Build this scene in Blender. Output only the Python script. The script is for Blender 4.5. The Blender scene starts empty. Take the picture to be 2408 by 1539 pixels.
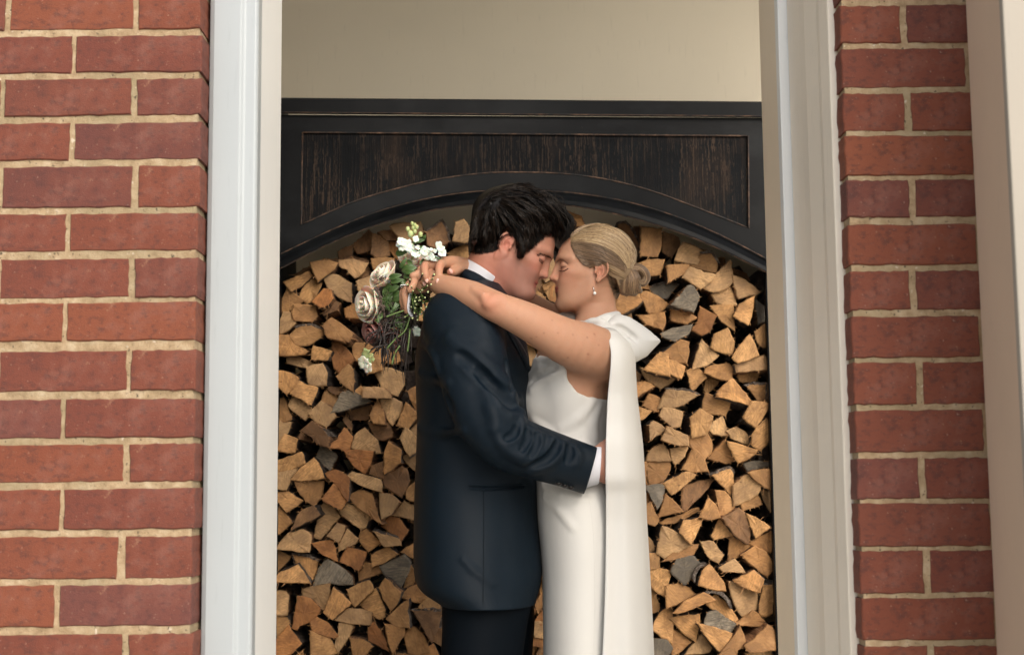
import bpy, math, random
import numpy as np
from mathutils import Vector, Matrix, noise
R = math.radians
rnd = random.Random(7)
sc = bpy.context.scene
# ------------------------------------------------------------------ camera
CAMZ, PITCH, ROLL, FPX = 1.0, R(6.6), R(0.55), 3344.0      # FPX: focal length in units of a 2408 wide picture (50 mm on 36 mm)
_F = Vector((0, math.cos(PITCH), math.sin(PITCH)))
_U0 = Vector((0, -math.sin(PITCH), math.cos(PITCH)))
_R0 = Vector((1, 0, 0))
_Rt = _R0 * math.cos(ROLL) - _U0 * math.sin(ROLL)
_Up = _U0 * math.cos(ROLL) + _R0 * math.sin(ROLL)
cam = bpy.data.objects.new('camera', bpy.data.cameras.new('camera'))
sc.collection.objects.link(cam); sc.camera = cam
m = Matrix.Identity(4)
for i in range(3):
    m[i][0] = _Rt[i]; m[i][1] = _Up[i]; m[i][2] = -_F[i]
m[2][3] = CAMZ
cam.matrix_world = m
cam.data.lens = 50; cam.data.sensor_width = 36; cam.data.clip_start = 0.05; cam.data.clip_end = 500
cam.data.dof.use_dof = True; cam.data.dof.focus_distance = 3.36; cam.data.dof.aperture_fstop = 4.5
# ------------------------------------------------------------------ world, sun, exposure
SUN_EL, SUN_AZ = R(36), R(28)          # azimuth measured from -Y (behind the camera) towards +X
world = bpy.data.worlds.new('World'); sc.world = world; world.use_nodes = True
nt = world.node_tree; nt.nodes.clear()
wo = nt.nodes.new('ShaderNodeOutputWorld'); bg = nt.nodes.new('ShaderNodeBackground'); sky = nt.nodes.new('ShaderNodeTexSky')
sky.sky_type = 'NISHITA'; sky.sun_disc = False; sky.sun_elevation = SUN_EL; sky.sun_rotation = math.pi - SUN_AZ
sky.air_density = 1.0; sky.dust_density = 5.0; sky.ozone_density = 0.6
hs = nt.nodes.new('ShaderNodeHueSaturation'); hs.inputs['Saturation'].default_value = 0.72
nt.links.new(sky.outputs[0], hs.inputs['Color']); nt.links.new(hs.outputs[0], bg.inputs[0])
bg.inputs[1].default_value = 0.15
nt.links.new(bg.outputs[0], wo.inputs[0])
sl = bpy.data.lights.new('sun', 'SUN'); sl.energy = 1.0; sl.angle = R(72); sl.color = (1.0, 0.99, 0.97)
sun = bpy.data.objects.new('sun', sl); sc.collection.objects.link(sun)
_sd = Vector((math.sin(SUN_AZ) * math.cos(SUN_EL), -math.cos(SUN_AZ) * math.cos(SUN_EL), math.sin(SUN_EL)))
sun.rotation_euler = _sd.to_track_quat('Z', 'Y').to_euler(); sun.location = _sd * 20
sc.view_settings.view_transform = 'Standard'; sc.view_settings.look = 'None'
sc.view_settings.exposure = 0.52; sc.view_settings.gamma = 1.0; sc.view_settings.use_curve_mapping = False
sc.cycles.max_bounces = 8; sc.cycles.transparent_max_bounces = 4
# ------------------------------------------------------------------ picture coordinates -> the place
WIN = {'A': (1050, 800, 2.565), 'B': (1050, 1350, 3.0785), 'C': (1050, 1800, 3.0785), 'D': (1050, 2100, 3.2107),
       'E': (2400, 800, 3.0786), 'F': (2400, 1250, 3.0786), 'G': (2400, 1700, 3.0786), 'H': (2400, 2100, 3.3457),
       'f': (1600, 650, 2.199), 'b': (1350, 800, 2.052), 't': (1600, 1100, 1.811), 'l': (1500, 1700, 1.789),
       'c': (1050, 350, 1.1746), 'd': (0, 0, 0.60125)}
def dpx(w, u, v):
    ox, oy, s = WIN[w]
    return (ox + u / s) * 0.60125, (oy + v / s) * 0.60125
def ray(w, u, v):
    a, b = dpx(w, u, v)
    return _F * FPX + _Rt * (a - 1204.0) + _Up * (769.5 - b)
def P(w, u, v, y, sl=0.0):
    """point of the ray through (u, v) on the upright plane Y = y + sl * X"""
    d = ray(w, u, v)
    t = y / (d.y - sl * d.x)
    return Vector((d.x * t, d.y * t, CAMZ + d.z * t))
def proj(p):
    q = Vector(p) - Vector((0, 0, CAMZ))
    k = FPX / q.dot(_F)
    return 1204 + q.dot(_Rt) * k, 769.5 - q.dot(_Up) * k
# ------------------------------------------------------------------ objects
def tag(o, label=None, cat=None, group=None, kind=None):
    if label: o['label'] = label
    if cat: o['category'] = cat
    if group: o['group'] = group
    if kind: o['kind'] = kind
    return o
def link(o, parent=None):
    sc.collection.objects.link(o)
    if parent is not None: o.parent = parent
    return o
def empty(name, loc=(0, 0, 0)):
    o = bpy.data.objects.new(name, None); o.location = loc; o.empty_display_size = .05
    return link(o)
def mesh_obj(name, verts, faces, mats, parent=None, smooth=False, mi=None, loc=None):
    """verts are world coordinates; the object's origin goes to loc (or the parent's origin)"""
    verts = np.asarray(verts, dtype=np.float64).reshape(-1, 3)
    o0 = np.array(loc if loc is not None else (0, 0, 0), dtype=np.float64)
    me = bpy.data.meshes.new(name)
    me.from_pydata((verts - o0).tolist(), [], faces)
    if not isinstance(mats, (list, tuple)): mats = [mats]
    for mm in mats: me.materials.append(mm)
    if mi is not None: me.polygons.foreach_set('material_index', np.asarray(mi, dtype=np.int32))
    if smooth: me.polygons.foreach_set('use_smooth', [True] * len(me.polygons))
    me.update()
    o = bpy.data.objects.new(name, me)
    if parent is not None: o.location = Vector(o0.tolist()) - parent.location
    else: o.location = o0.tolist()
    return link(o, parent)
class MB:
    def __init__(s): s.v = []; s.f = []; s.mi = []
    def add(s, v, f, mi=0):
        n = len(s.v); s.v += [tuple(p) for p in v]; s.f += [tuple(i + n for i in q) for q in f]; s.mi += [mi] * len(f); return s
    def box(s, x0, x1, y0, y1, z0, z1, mi=0, bev=0.0):
        if bev <= 0:
            v = [(x, y, z) for z in (z0, z1) for y in (y0, y1) for x in (x0, x1)]
            return s.add(v, [(0, 2, 3, 1), (4, 5, 7, 6), (0, 1, 5, 4), (2, 6, 7, 3), (0, 4, 6, 2), (1, 3, 7, 5)], mi)
        b = bev; v = []
        for (z, i) in ((z0, b), (z0 + b, 0), (z1 - b, 0), (z1, b)):
            X0, X1, Y0, Y1 = x0 + i, x1 - i, y0 + i, y1 - i
            c = b if i == 0 else b * .4
            v += [(X0 + c, Y0, z), (X1 - c, Y0, z), (X1, Y0 + c, z), (X1, Y1 - c, z), (X1 - c, Y1, z), (X0 + c, Y1, z), (X0, Y1 - c, z), (X0, Y0 + c, z)]
        f = [tuple(range(7, -1, -1)), tuple(range(24, 32))]
        for r in range(3):
            for k in range(8):
                f.append((r * 8 + k, r * 8 + (k + 1) % 8, (r + 1) * 8 + (k + 1) % 8, (r + 1) * 8 + k))
        return s.add(v, f, mi)
    def prism(s, front, back, mi=0, mside=None):
        n = len(front)
        s.add(list(front) + list(back), [tuple(range(n)), tuple(range(2 * n - 1, n - 1, -1))], mi)
        return s.add(list(front) + list(back), [(i, i + n, (i + 1) % n + n, (i + 1) % n) for i in range(n)], mi if mside is None else mside)
    def tube(s, pts, rad, n=6, mi=0, cap=True):
        pts = [Vector(p) for p in pts]
        if not isinstance(rad, (list, tuple)): rad = [rad] * len(pts)
        v = []; prev = None
        for i, p in enumerate(pts):
            t = (pts[min(i + 1, len(pts) - 1)] - pts[max(i - 1, 0)])
            t = t.normalized() if t.length > 1e-9 else Vector((0, 0, 1))
            if prev is None: a = t.orthogonal().normalized()
            else:
                a = prev - t * prev.dot(t)
                a = a.normalized() if a.length > 1e-6 else t.orthogonal().normalized()
            prev = a; b = t.cross(a)
            v += [p + (a * math.cos(2 * math.pi * k / n) + b * math.sin(2 * math.pi * k / n)) * rad[i] for k in range(n)]
        f = [(i * n + k, i * n + (k + 1) % n, (i + 1) * n + (k + 1) % n, (i + 1) * n + k) for i in range(len(pts) - 1) for k in range(n)]
        if cap: f += [tuple(range(n - 1, -1, -1)), tuple(range((len(pts) - 1) * n, len(pts) * n))]
        return s.add(v, f, mi)
    def ball(s, c, r, mi=0, nu=8, nv=6, sc3=(1, 1, 1)):
        c = Vector(c); v = [c + Vector((0, 0, r * sc3[2]))]
        for j in range(1, nv):
            t = math.pi * j / nv
            for i in range(nu):
                a = 2 * math.pi * i / nu
                v.append(c + Vector((r * sc3[0] * math.sin(t) * math.cos(a), r * sc3[1] * math.sin(t) * math.sin(a), r * sc3[2] * math.cos(t))))
        v.append(c - Vector((0, 0, r * sc3[2])))
        f = [(0, 1 + i, 1 + (i + 1) % nu) for i in range(nu)]
        for j in range(nv - 2):
            f += [(1 + j * nu + i, 1 + (j + 1) * nu + i, 1 + (j + 1) * nu + (i + 1) % nu, 1 + j * nu + (i + 1) % nu) for i in range(nu)]
        L = len(v) - 1
        f += [(L, 1 + (nv - 2) * nu + (i + 1) % nu, 1 + (nv - 2) * nu + i) for i in range(nu)]
        return s.add(v, f, mi)
    def build(s, name, mats, parent=None, smooth=False, loc=None):
        return mesh_obj(name, s.v, s.f, mats, parent, smooth, s.mi, loc)
# ------------------------------------------------------------------ materials
def mat(name, col, rough=.6, **kw):
    m = bpy.data.materials.new(name); m.use_nodes = True
    b = m.node_tree.nodes['Principled BSDF']
    b.inputs['Base Color'].default_value = (*col, 1); b.inputs['Roughness'].default_value = rough
    for k, v in kw.items(): b.inputs[k.replace('_', ' ')].default_value = v
    return m
class NG:
    """small helper to write node graphs"""
    def __init__(s, m): s.m = m; s.t = m.node_tree; s.b = s.t.nodes['Principled BSDF']
    def n(s, typ, **kw):
        nd = s.t.nodes.new('ShaderNode' + typ)
        for k, v in kw.items():
            if k.startswith('_'): setattr(nd, k[1:], v)
            else: s.put(nd.inputs[k.replace('__', ' ')], v)
        return nd
    def put(s, sock, v):
        if isinstance(v, bpy.types.NodeSocket): s.t.links.new(v, sock)
        elif isinstance(v, bpy.types.Node): s.t.links.new(v.outputs[0], sock)
        else: sock.default_value = (*v, 1) if isinstance(v, tuple) and len(v) == 3 and sock.type == 'RGBA' else v
    def co(s, kind='Object'): return s.n('TexCoord').outputs[kind]
    def noise(s, vec, scale, detail=3, rough=.55, dist=0.0):
        nd = s.n('TexNoise', Scale=scale, Detail=detail, Roughness=rough, Distortion=dist)
        if vec is not None: s.put(nd.inputs['Vector'], vec)
        return nd.outputs['Fac']
    def scale(s, vec, v3, rot=(0, 0, 0)):
        nd = s.n('Mapping'); s.put(nd.inputs['Vector'], vec); nd.inputs['Scale'].default_value = v3; nd.inputs['Rotation'].default_value = rot
        return nd.outputs[0]
    def ramp(s, fac, stops):
        nd = s.n('ValToRGB'); s.put(nd.inputs[0], fac); r = nd.color_ramp
        while len(r.elements) < len(stops): r.elements.new(.5)
        for e, (p, c) in zip(r.elements, stops):
            e.position = p; e.color = (*c, 1) if isinstance(c, tuple) else (c, c, c, 1)
        return nd.outputs[0]
    def mix(s, fac, a, b, mode='MIX'):
        nd = s.t.nodes.new('ShaderNodeMix'); nd.data_type = 'RGBA'; nd.blend_type = mode
        s.put(nd.inputs[0], fac); s.put(nd.inputs[6], a); s.put(nd.inputs[7], b); return nd.outputs[2]
    def math(s, op, a, b=0.0):
        nd = s.n('Math', _operation=op); s.put(nd.inputs[0], a); s.put(nd.inputs[1], b); return nd.outputs[0]
    def col(s, v): s.put(s.b.inputs['Base Color'], v)
    def rough(s, v): s.put(s.b.inputs['Roughness'], v)
    def bump(s, h, strength=.3, dist=.002):
        nd = s.n('Bump', Strength=strength, Distance=dist, Height=h); s.t.links.new(nd.outputs[0], s.b.inputs['Normal'])
# ================================================================== MATERIALS OF THE SETTING
def painted(name, col, rough=.45, amp=.06):
    m = mat(name, col, rough); g = NG(m); c = g.co()
    n = g.noise(c, 6, 4); lo = tuple(v * (1 - amp) for v in col); hi = tuple(min(1, v * (1 + amp)) for v in col)
    base = g.mix(n, lo, hi)
    st = g.ramp(g.noise(g.scale(c, (30, 30, 3)), 4, 5), [(.62, 0.0), (.75, .5)])
    g.col(g.mix(st, base, tuple(v * .82 for v in col)))
    g.bump(g.noise(c, 90, 3), .12, .001); return m
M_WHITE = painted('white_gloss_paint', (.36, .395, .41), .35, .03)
M_WHITE_LIFTED = painted('white_paint_lifted', (.76, .775, .76), .4, .03)  # casing white lightened to offset the shade on jamb and stop strip
M_CREAM = painted('cream_gloss_paint', (.80, .725, .60), .42, .05)
M_JAMB = painted('beige_paint', (.80, .69, .53), .5, .06)
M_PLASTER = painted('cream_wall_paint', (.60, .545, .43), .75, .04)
M_FACING = painted('cream_paint_dimmed', (.33, .30, .25), .5, .05)  # the cream darkened to offset strong light on the post front
M_CEIL = painted('ceiling_paint', (.78, .76, .70), .8, .04)
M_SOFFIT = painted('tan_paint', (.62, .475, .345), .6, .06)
def brick_mat():
    m = mat('red_brick', (.3, .08, .05), .85); g = NG(m); c = g.co()
    r = g.n('ObjectInfo').outputs['Random']
    base = g.ramp(r, [(0, (.098, .030, .024)), (.2, (.150, .041, .021)), (.4, (.125, .032, .020)), (.6, (.185, .052, .022)), (.8, (.145, .037, .018)), (1, (.108, .038, .033))])
    n1 = g.ramp(g.noise(c, 14, 5, .6), [(.3, .0), (.7, 1.0)])
    base = g.mix(g.math('MULTIPLY', n1, .45), base, (.19, .052, .026))
    n2 = g.ramp(g.noise(g.scale(c, (1, 1, 1.6)), 60, 5, .65), [(.35, 1.0), (.5, 0.0)])
    base = g.mix(g.math('MULTIPLY', n2, .55), base, (.055, .022, .018))
    chip = g.ramp(g.noise(c, 33, 4, .7), [(.66, 0.0), (.72, .6)])
    base = g.mix(chip, base, (.30, .17, .10))
    sp = g.ramp(g.noise(c, 210, 2, .5), [(.70, 0.0), (.76, 1.0)])
    base = g.mix(g.math('MULTIPLY', sp, .25), base, (.55, .45, .38))
    ef = g.ramp(g.noise(c, 9, 6, .7), [(.54, 0.0), (.74, .40)])
    base = g.mix(ef, base, (.26, .14, .115))
    g.col(base); g.bump(g.math('ADD', g.noise(c, 70, 5, .7), g.noise(c, 400, 2)), .55, .0025); return m
M_BRICK = brick_mat()
def mortar_mat():
    m = mat('lime_mortar', (.42, .33, .22), .95); g = NG(m); c = g.co()
    base = g.ramp(g.noise(c, 40, 6, .7), [(.3, (.24, .165, .09)), (.5, (.40, .29, .17)), (.7, (.54, .43, .29))])
    base = g.mix(g.ramp(g.noise(c, 5, 3), [(.45, 0.0), (.65, .7)]), base, (.27, .225, .13))
    base = g.mix(g.ramp(g.noise(c, 120, 3, .6), [(.64, 0.0), (.70, .85)]), base, (.06, .045, .03)); base = g.mix(g.ramp(g.noise(c, 75, 3, .6), [(.66, 0.0), (.73, .8)]), base, (.66, .58, .46))
    g.col(base); g.bump(g.noise(c, 160, 5, .75), .9, .004); return m
M_MORTAR = mortar_mat()
def paving_mat():
    m = mat('stone_paving', (.3, .28, .25), .8); g = NG(m); c = g.co()
    g.col(g.ramp(g.noise(c, 3, 6, .6), [(.3, (.36, .34, .30)), (.7, (.50, .47, .42))])); g.bump(g.noise(c, 50, 4), .3, .003); return m
M_PAVE = paving_mat()
def blackwood(name, grain=False):
    m = mat(name, (.012, .014, .016), .42); g = NG(m); c = g.co(); g.b.inputs['Specular IOR Level'].default_value = .10
    n = g.noise(g.scale(c, (1, 1, 1)), 9, 5, .6)
    base = g.mix(g.ramp(n, [(.35, 0.0), (.7, 1.0)]), (.0035, .0043, .0055), (.007, .0083, .0098))
    if grain:
        v = g.scale(c, (1, 1, .035)); w = g.noise(c, 5, 3)
        dv = g.n('VectorMath', _operation='ADD'); g.put(dv.inputs[0], v)
        dd = g.n('VectorMath', _operation='SCALE'); g.put(dd.inputs[0], g.n('TexNoise', Scale=14.0, Detail=2.0).outputs['Color']); dd.inputs['Scale'].default_value = .006
        g.put(dv.inputs[1], dd.outputs[0])
        lines = g.noise(dv.outputs[0], 250, 2, .5)
        fac = g.ramp(lines, [(.50, 0.0), (.57, .3), (.62, 1.0)])
        worn = g.ramp(g.noise(c, 4.5, 5, .65), [(.38, .12), (.66, 1.0)])
        base = g.mix(g.math('MULTIPLY', fac, worn), base, (.062, .041, .029))
        patch = g.ramp(g.noise(g.scale(c, (1, 1, .5)), 10, 6, .7), [(.52, 0.0), (.72, .55)])
        base = g.mix(patch, base, (.040, .025, .017))
        g.bump(lines, .6, .002); g.rough(.6)
    else:
        sc_ = g.ramp(g.noise(c, 70, 6, .75), [(.66, 0.0), (.74, .5)])
        base = g.mix(sc_, base, (.075, .06, .05))
        sm = g.ramp(g.noise(g.scale(c, (.5, 1, 1)), 7, 5, .6), [(.5, 0.0), (.8, .6)])
        base = g.mix(sm, base, (.026, .029, .032))
        g.rough(g.ramp(n, [(.3, .3), (.7, .5)])); g.bump(g.noise(c, 120, 4), .15, .001)
    g.col(base); return m
M_BLACK = blackwood('black_painted_wood'); M_GRAIN = blackwood('worn_black_grain', True)
def worn_edge():
    m = mat('rubbed_edge_wood', (.12, .06, .035), .6); g = NG(m); c = g.co()
    g.col(g.ramp(g.noise(c, 26, 6, .75), [(.40, (.012, .012, .013)), (.52, (.07, .04, .025)), (.68, (.24, .14, .09))])); return m
M_EDGE = worn_edge()
# ================================================================== GROUND, WALLS
ob = MB().add([(-60, -60, 0), (60, -60, 0), (60, 60, 0), (-60, 60, 0)], [(0, 1, 2, 3)]).build('ground', M_PAVE); tag(ob, kind='structure')
WALLY = 4.36
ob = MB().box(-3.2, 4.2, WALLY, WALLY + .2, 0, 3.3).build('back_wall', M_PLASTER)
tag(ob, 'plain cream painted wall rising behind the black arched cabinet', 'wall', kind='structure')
ob = MB().box(-1.9, -1.75, 2.75, WALLY, 0, 3.3).build('side_wall', M_PLASTER); tag(ob, kind='structure')
ob = MB().box(-3.2, 1.75, 2.55, WALLY + .3, 3.2, 3.35).build('ceiling', M_CEIL); tag(ob, kind='structure')
# ------------------------------------------------------------------ brick walls: real bricks in recessed mortar
BY = 2.60                      # outer face of the brickwork
BMESH = []
def brick_mesh(L, H, D, seed):
    r = random.Random(seed); b = MB()
    nx = 12
    # ragged bevelled block, origin at its centre
    v = []; f = []
    ringpts = []
    for (yy, ins) in ((-D / 2, .0022), (-D / 2 + .0025, 0), (D / 2, 0)):
        ring = []
        for i in range(nx + 1): ring.append([-L / 2 + L * i / nx, -H / 2])
        for i in range(1, 5): ring.append([L / 2, -H / 2 + H * i / 5])
        for i in range(nx + 1): ring.append([L / 2 - L * i / nx, H / 2])
        for i in range(1, 5): ring.append([-L / 2, H / 2 - H * i / 5])
        out = []
        rr = random.Random(seed * 3 + 1)
        for (x, z) in ring:
            jx, jz = rr.uniform(-.0014, .0014), rr.uniform(-.0014, .0014)
            out.append(((x + jx) * (1 - ins * 2 / L), yy, (z + jz) * (1 - ins * 2 / H)))
        ringpts.append(out)
    n = len(ringpts[0]); v = sum(ringpts, [])
    f.append(tuple(range(n)))
    for k in range(2): f += [(k * n + i, (k + 1) * n + i, (k + 1) * n + (i + 1) % n, k * n + (i + 1) % n) for i in range(n)]
    me = bpy.data.meshes.new('brick'); me.from_pydata(v, [], f); me.materials.append(M_BRICK)
    me.polygons.foreach_set('use_smooth', [False] * len(me.polygons)); me.update(); return me
_bc = {}
def brick(parent, x0, x1, z0, z1, y, depth=.05, k=0):
    x0 -= .0008; x1 += .0008 if x1 < XL - .01 or x1 > 0 else 0; z0 -= .0012; z1 += .0012; L, H = round(x1 - x0, 4), round(z1 - z0, 4)
    key = (round(L, 2), round(H, 2), k % 4, depth)
    if key not in _bc: _bc[key] = brick_mesh(key[0], key[1], depth, len(_bc) + 11)
    o = bpy.data.objects.new('brick', _bc[key])
    o.scale = (L / key[0], 1, H / key[1])
    o.location = Vector(((x0 + x1) / 2, y + depth / 2 + rnd.uniform(-.0015, .0015), (z0 + z1) / 2)) - parent.location
    o.rotation_euler = (0, rnd.uniform(-.004, .004), 0)
    return link(o, parent)
def zrow(u, v, y=BY): return P('d', u, v, y).z
def build_wall(root, xa, xb, tops, mort, widths, mode, edge_side, zend):
    pass
# left pier
def xat(u, v, y=BY): return P('d', u, v, y).x
lp = empty('brick_wall', (-1.2, BY, 0)); tag(lp, 'red brick wall with pale mortar left of the white door casing', 'brick wall')
XL = xat(462, 770)                                   # right end of the left pier
tops_l = [(-22, 68), (86, 169), (187, 270), (290, 374), (392, 486), (503, 588), (609, 698), (713, 799), (825, 917), (939, 1027), (1045, 1131), (1151, 1242), (1262, 1358), (1376, 1470), (1492, 1580)]
zz = []
for (a, b) in tops_l: zz.append((zrow(240, b), zrow(240, a)))
pit = .0
z_low = zz[-1][0]; step = (zz[0][1] - zz[-1][1]) / 14
rows = list(zz)
while rows[0][1] < 2.85: rows.insert(0, (rows[0][0] + step, rows[0][1] + step))
nbelow = 0
while rows[-1][0] > step: rows.append((rows[-1][0] - step, rows[-1][1] - step)); nbelow += 1
mort = MB().box(XL - 1.3, XL - .004, BY + .003, BY + .24, 0, rows[0][1] + .02)
mort.build('mortar', M_MORTAR, lp)
FB, HB, J = .236, .118, .0115
i0 = rows.index(zz[0])
for k, (z0, z1) in enumerate(rows):
    inframe = -1 <= (k - i0) <= 15
    hdr = (k - i0) % 2 == 0                          # rows that end with a half brick
    x = XL + rnd.uniform(-.003, .003); first = True
    lim = XL - .62
    while x > lim:
        w = (HB if (first and hdr) else FB) + rnd.uniform(-.004, .004)
        if first and not hdr: w = FB
        brick(lp, x - w, x, z0, z1, BY, .05 if not first else .1, k)
        x -= w + J + rnd.uniform(-.002, .003); first = False
    # (beyond the frame the wall goes on as plain mortar-faced masonry)
# right pier
rp = empty('brick_wall', (.72, BY, 0)); tag(rp, 'narrow red brick pier between the cream door casing and tan post', 'brick pier')
XR0 = xat(2003, 770); XR1 = xat(2322, 770)
tops_r = [(-90, -5), (14, 99), (114, 204), (219, 306), (320, 410), (424, 508), (529, 620), (638, 726), (745, 838), (853, 948), (965, 1060), (1078, 1170), (1184, 1282), (1295, 1392), (1407, 1502), (1520, 1605)]
zz = [(zrow(2150, b), zrow(2150, a)) for (a, b) in tops_r]
rows = list(zz)
step = (zz[0][1] - zz[-1][1]) / (len(zz) - 1)
while rows[0][1] < 2.85: rows.insert(0, (rows[0][0] + step, rows[0][1] + step))
while rows[-1][0] > step: rows.append((rows[-1][0] - step, rows[-1][1] - step))
i0 = rows.index(zz[0])
MB().box(XR0 + .004, XR1 + .03, BY + .003, BY + .21, 0, rows[0][1] + .02).build('mortar', M_MORTAR, rp)
for k, (z0, z1) in enumerate(rows):
    if (k - i0) % 2 == 1:
        a = XR0 + .112 + rnd.uniform(-.003, .003)
        brick(rp, XR0, a, z0, z1, BY, .06, k); brick(rp, a + .014, XR1 + .012, z0, z1, BY, .06, k)
    else:
        a = XR0 + FB + rnd.uniform(-.006, .002)
        brick(rp, XR0, a, z0, z1, BY, .06, k)
        brick(rp, a + .012, XR1 + .03, z0, z1, BY + .002, .06, k)
# ------------------------------------------------------------------ door frame (white left, cream right) with its parts
df = empty('door_frame', (0, 2.7, 0)); tag(df, 'painted timber door frame round the couple, white left side, cream right side', 'door frame')
def vstrip(parent, name, prof, mtl, label=None, z0=0.0, z1=2.88):
    """upright moulding: prof = closed outline in plan (x, y)"""
    n = len(prof); v = [(x, y, z) for z in (z0, z1) for (x, y) in prof]
    f = [(i, (i + 1) % n, (i + 1) % n + n, i + n) for i in range(n)] + [tuple(range(n - 1, -1, -1)), tuple(range(n, 2 * n))]
    o = mesh_obj(name, v, f, mtl, parent)
    md = o.modifiers.new('bevel', 'BEVEL'); md.width = .0025; md.segments = 2; md.limit_method = 'ANGLE'
    if label: o['label'] = label
    return o
xa = XL + .003
xj = -.484                                            # face of the left jamb
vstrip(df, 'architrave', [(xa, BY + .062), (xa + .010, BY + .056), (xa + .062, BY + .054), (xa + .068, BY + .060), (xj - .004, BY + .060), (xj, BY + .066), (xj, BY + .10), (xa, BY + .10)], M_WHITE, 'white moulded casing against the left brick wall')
vstrip(df, 'jamb', [(xa + .01, BY + .10), (xj - .0015, BY + .10), (xj - .0015, 2.945), (xa + .01, 2.945)], M_WHITE_LIFTED, 'flat white left jamb')
xr = XR0 - .012
vstrip(df, 'architrave', [(xr + .012, BY + .05), (xr, BY + .052), (xr - .006, BY + .10), (xr - .004, BY + .13), (xr - .014, BY + .20), (xr - .011, BY + .26), (xr - .016, BY + .36), (xr + .03, BY + .36), (xr + .03, BY + .05)], M_CREAM, 'cream moulded right lining with a shallow hollow')
xs0 = .578; xs1 = xr - .0165
vstrip(df, 'stop', [(xs0, 2.965), (xs1 + .03, 2.965), (xs1 + .03, 3.0), (xs0, 3.0)], M_WHITE_LIFTED, 'narrow white stop strip with brightness put into its paint')
vstrip(df, 'jamb', [(xs0 + .006, 3.0), (xs0 + .05, 3.0), (xs0 + .05, 3.22), (xs0 + .006, 3.22)], M_JAMB, 'beige right jamb')
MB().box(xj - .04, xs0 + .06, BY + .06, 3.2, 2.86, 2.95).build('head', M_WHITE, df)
# post on the far right, nearer to the camera
pr = empty('porch_post', (.9, 2.35, 0)); tag(pr, 'tan and cream painted post at the right edge, beside the brick pier', 'post')
x0 = P('d', 2331, 770, 2.5).x; x1 = P('d', 2392, 770, 2.28).x
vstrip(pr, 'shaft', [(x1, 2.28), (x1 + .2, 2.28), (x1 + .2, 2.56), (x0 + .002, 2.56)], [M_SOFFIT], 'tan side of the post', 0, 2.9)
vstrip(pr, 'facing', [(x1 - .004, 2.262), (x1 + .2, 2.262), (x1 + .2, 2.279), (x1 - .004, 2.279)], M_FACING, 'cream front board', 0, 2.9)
# ================================================================== BLACK ARCHED CABINET
CY, CS = 3.98, 0.085          # cabinet front plane: Y = CY + CS * X
def cp(u, v, w='c', off=0.0): return P(w, u, v, CY + off, CS)
cab = empty('arched_cabinet', (0, 4.1, 0)); tag(cab, 'black distressed wooden cabinet with an arched opening full of firewood', 'cabinet')
def loft(name, lines, offs, mtl, parent, close=True, smooth=False):
    """lines: outlines of equal length in picture space, each set at its own distance behind the front plane"""
    v = []; n = len(lines[0])
    for ln, of in zip(lines, offs): v += [cp(a, b, 'c', of) for (a, b) in ln]
    k = len(lines); f = []
    for j in range(k if close else k - 1):
        for i in range(n - 1):
            a = j * n + i; b = ((j + 1) % k) * n + i; f.append((a, a + 1, b + 1, b))
    if close: f += [tuple(j * n for j in range(k)), tuple(j * n + n - 1 for j in range(k - 1, -1, -1))]
    return mesh_obj(name, v, f, mtl, parent, smooth)
def resample(pts, n, ease=False):
    xs = [p[0] for p in pts]; out = []
    for i in range(n):
        x = xs[0] + (xs[-1] - xs[0]) * i / (n - 1)
        # Catmull-Rom in y(x)
        j = max(0, min(len(pts) - 2, next((q for q in range(len(pts) - 1) if x <= xs[q + 1]), len(pts) - 2)))
        p1, p2 = pts[j], pts[j + 1]; p0 = pts[j - 1] if j > 0 else None; p3 = pts[j + 2] if j + 2 < len(pts) else None
        h = p2[0] - p1[0]; t = (x - p1[0]) / h
        s12 = (p2[1] - p1[1]) / h
        m1 = (p2[1] - p0[1]) / (p2[0] - p0[0]) if p0 else s12
        m2 = (p3[1] - p1[1]) / (p3[0] - p1[0]) if p3 else s12
        y = (2*t**3-3*t**2+1)*p1[1] + (t**3-2*t**2+t)*h*m1 + (-2*t**3+3*t**2)*p2[1] + (t**3-t**2)*h*m2
        out.append((x, y))
    return out
NA = 64
ext = 2420
arc_out = resample([(20, 768), (60, 747), (300, 635), (500, 556), (700, 502), (900, 468), (1060, 458), (1250, 458), (1450, 475), (1650, 510), (1850, 568), (2050, 650), (2285, 770), (ext, 850)], NA)
arc_in = resample([(20, 842), (60, 822), (300, 702), (500, 624), (700, 568), (900, 535), (1060, 524), (1250, 526), (1450, 546), (1650, 588), (1850, 648), (2050, 726), (2287, 842), (ext, 918)], NA)
arc_pan = resample([(150, 620), (400, 512), (600, 452), (800, 408), (1000, 383), (1175, 380), (1350, 386), (1550, 412), (1750, 462), (1950, 535), (2208, 636)], NA)
def shift(ln, d): return [(a, b + d) for a, b in ln]
def lerp(l1, l2, t): return [(a[0] + (b[0] - a[0]) * t, a[1] + (b[1] - a[1]) * t) for a, b in zip(l1, l2)]
# face frame board: above arc_out, with the sunk grain panel cut in (built as strips round the panel)
def at_x(x0, x1, y0, y1): return [(x0 + (x1 - x0) * i / (NA - 1), y0 + (y1 - y0) * i / (NA - 1)) for i in range(NA)]
p_top = at_x(157, 2204, 197, 213); p_bot = arc_pan
f_top = at_x(20, ext, 116, 131)
fr = MB()
def strip(mb, A, B, oa, ob_, mi=0):
    v = [cp(a, b, 'c', oa) for a, b in A] + [cp(a, b, 'c', ob_) for a, b in B]; n = len(A)
    mb.add(v, [(i, i + n, i + n + 1, i + 1) for i in range(n - 1)], mi)
fx = [(p[0]) for p in p_top]
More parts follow.
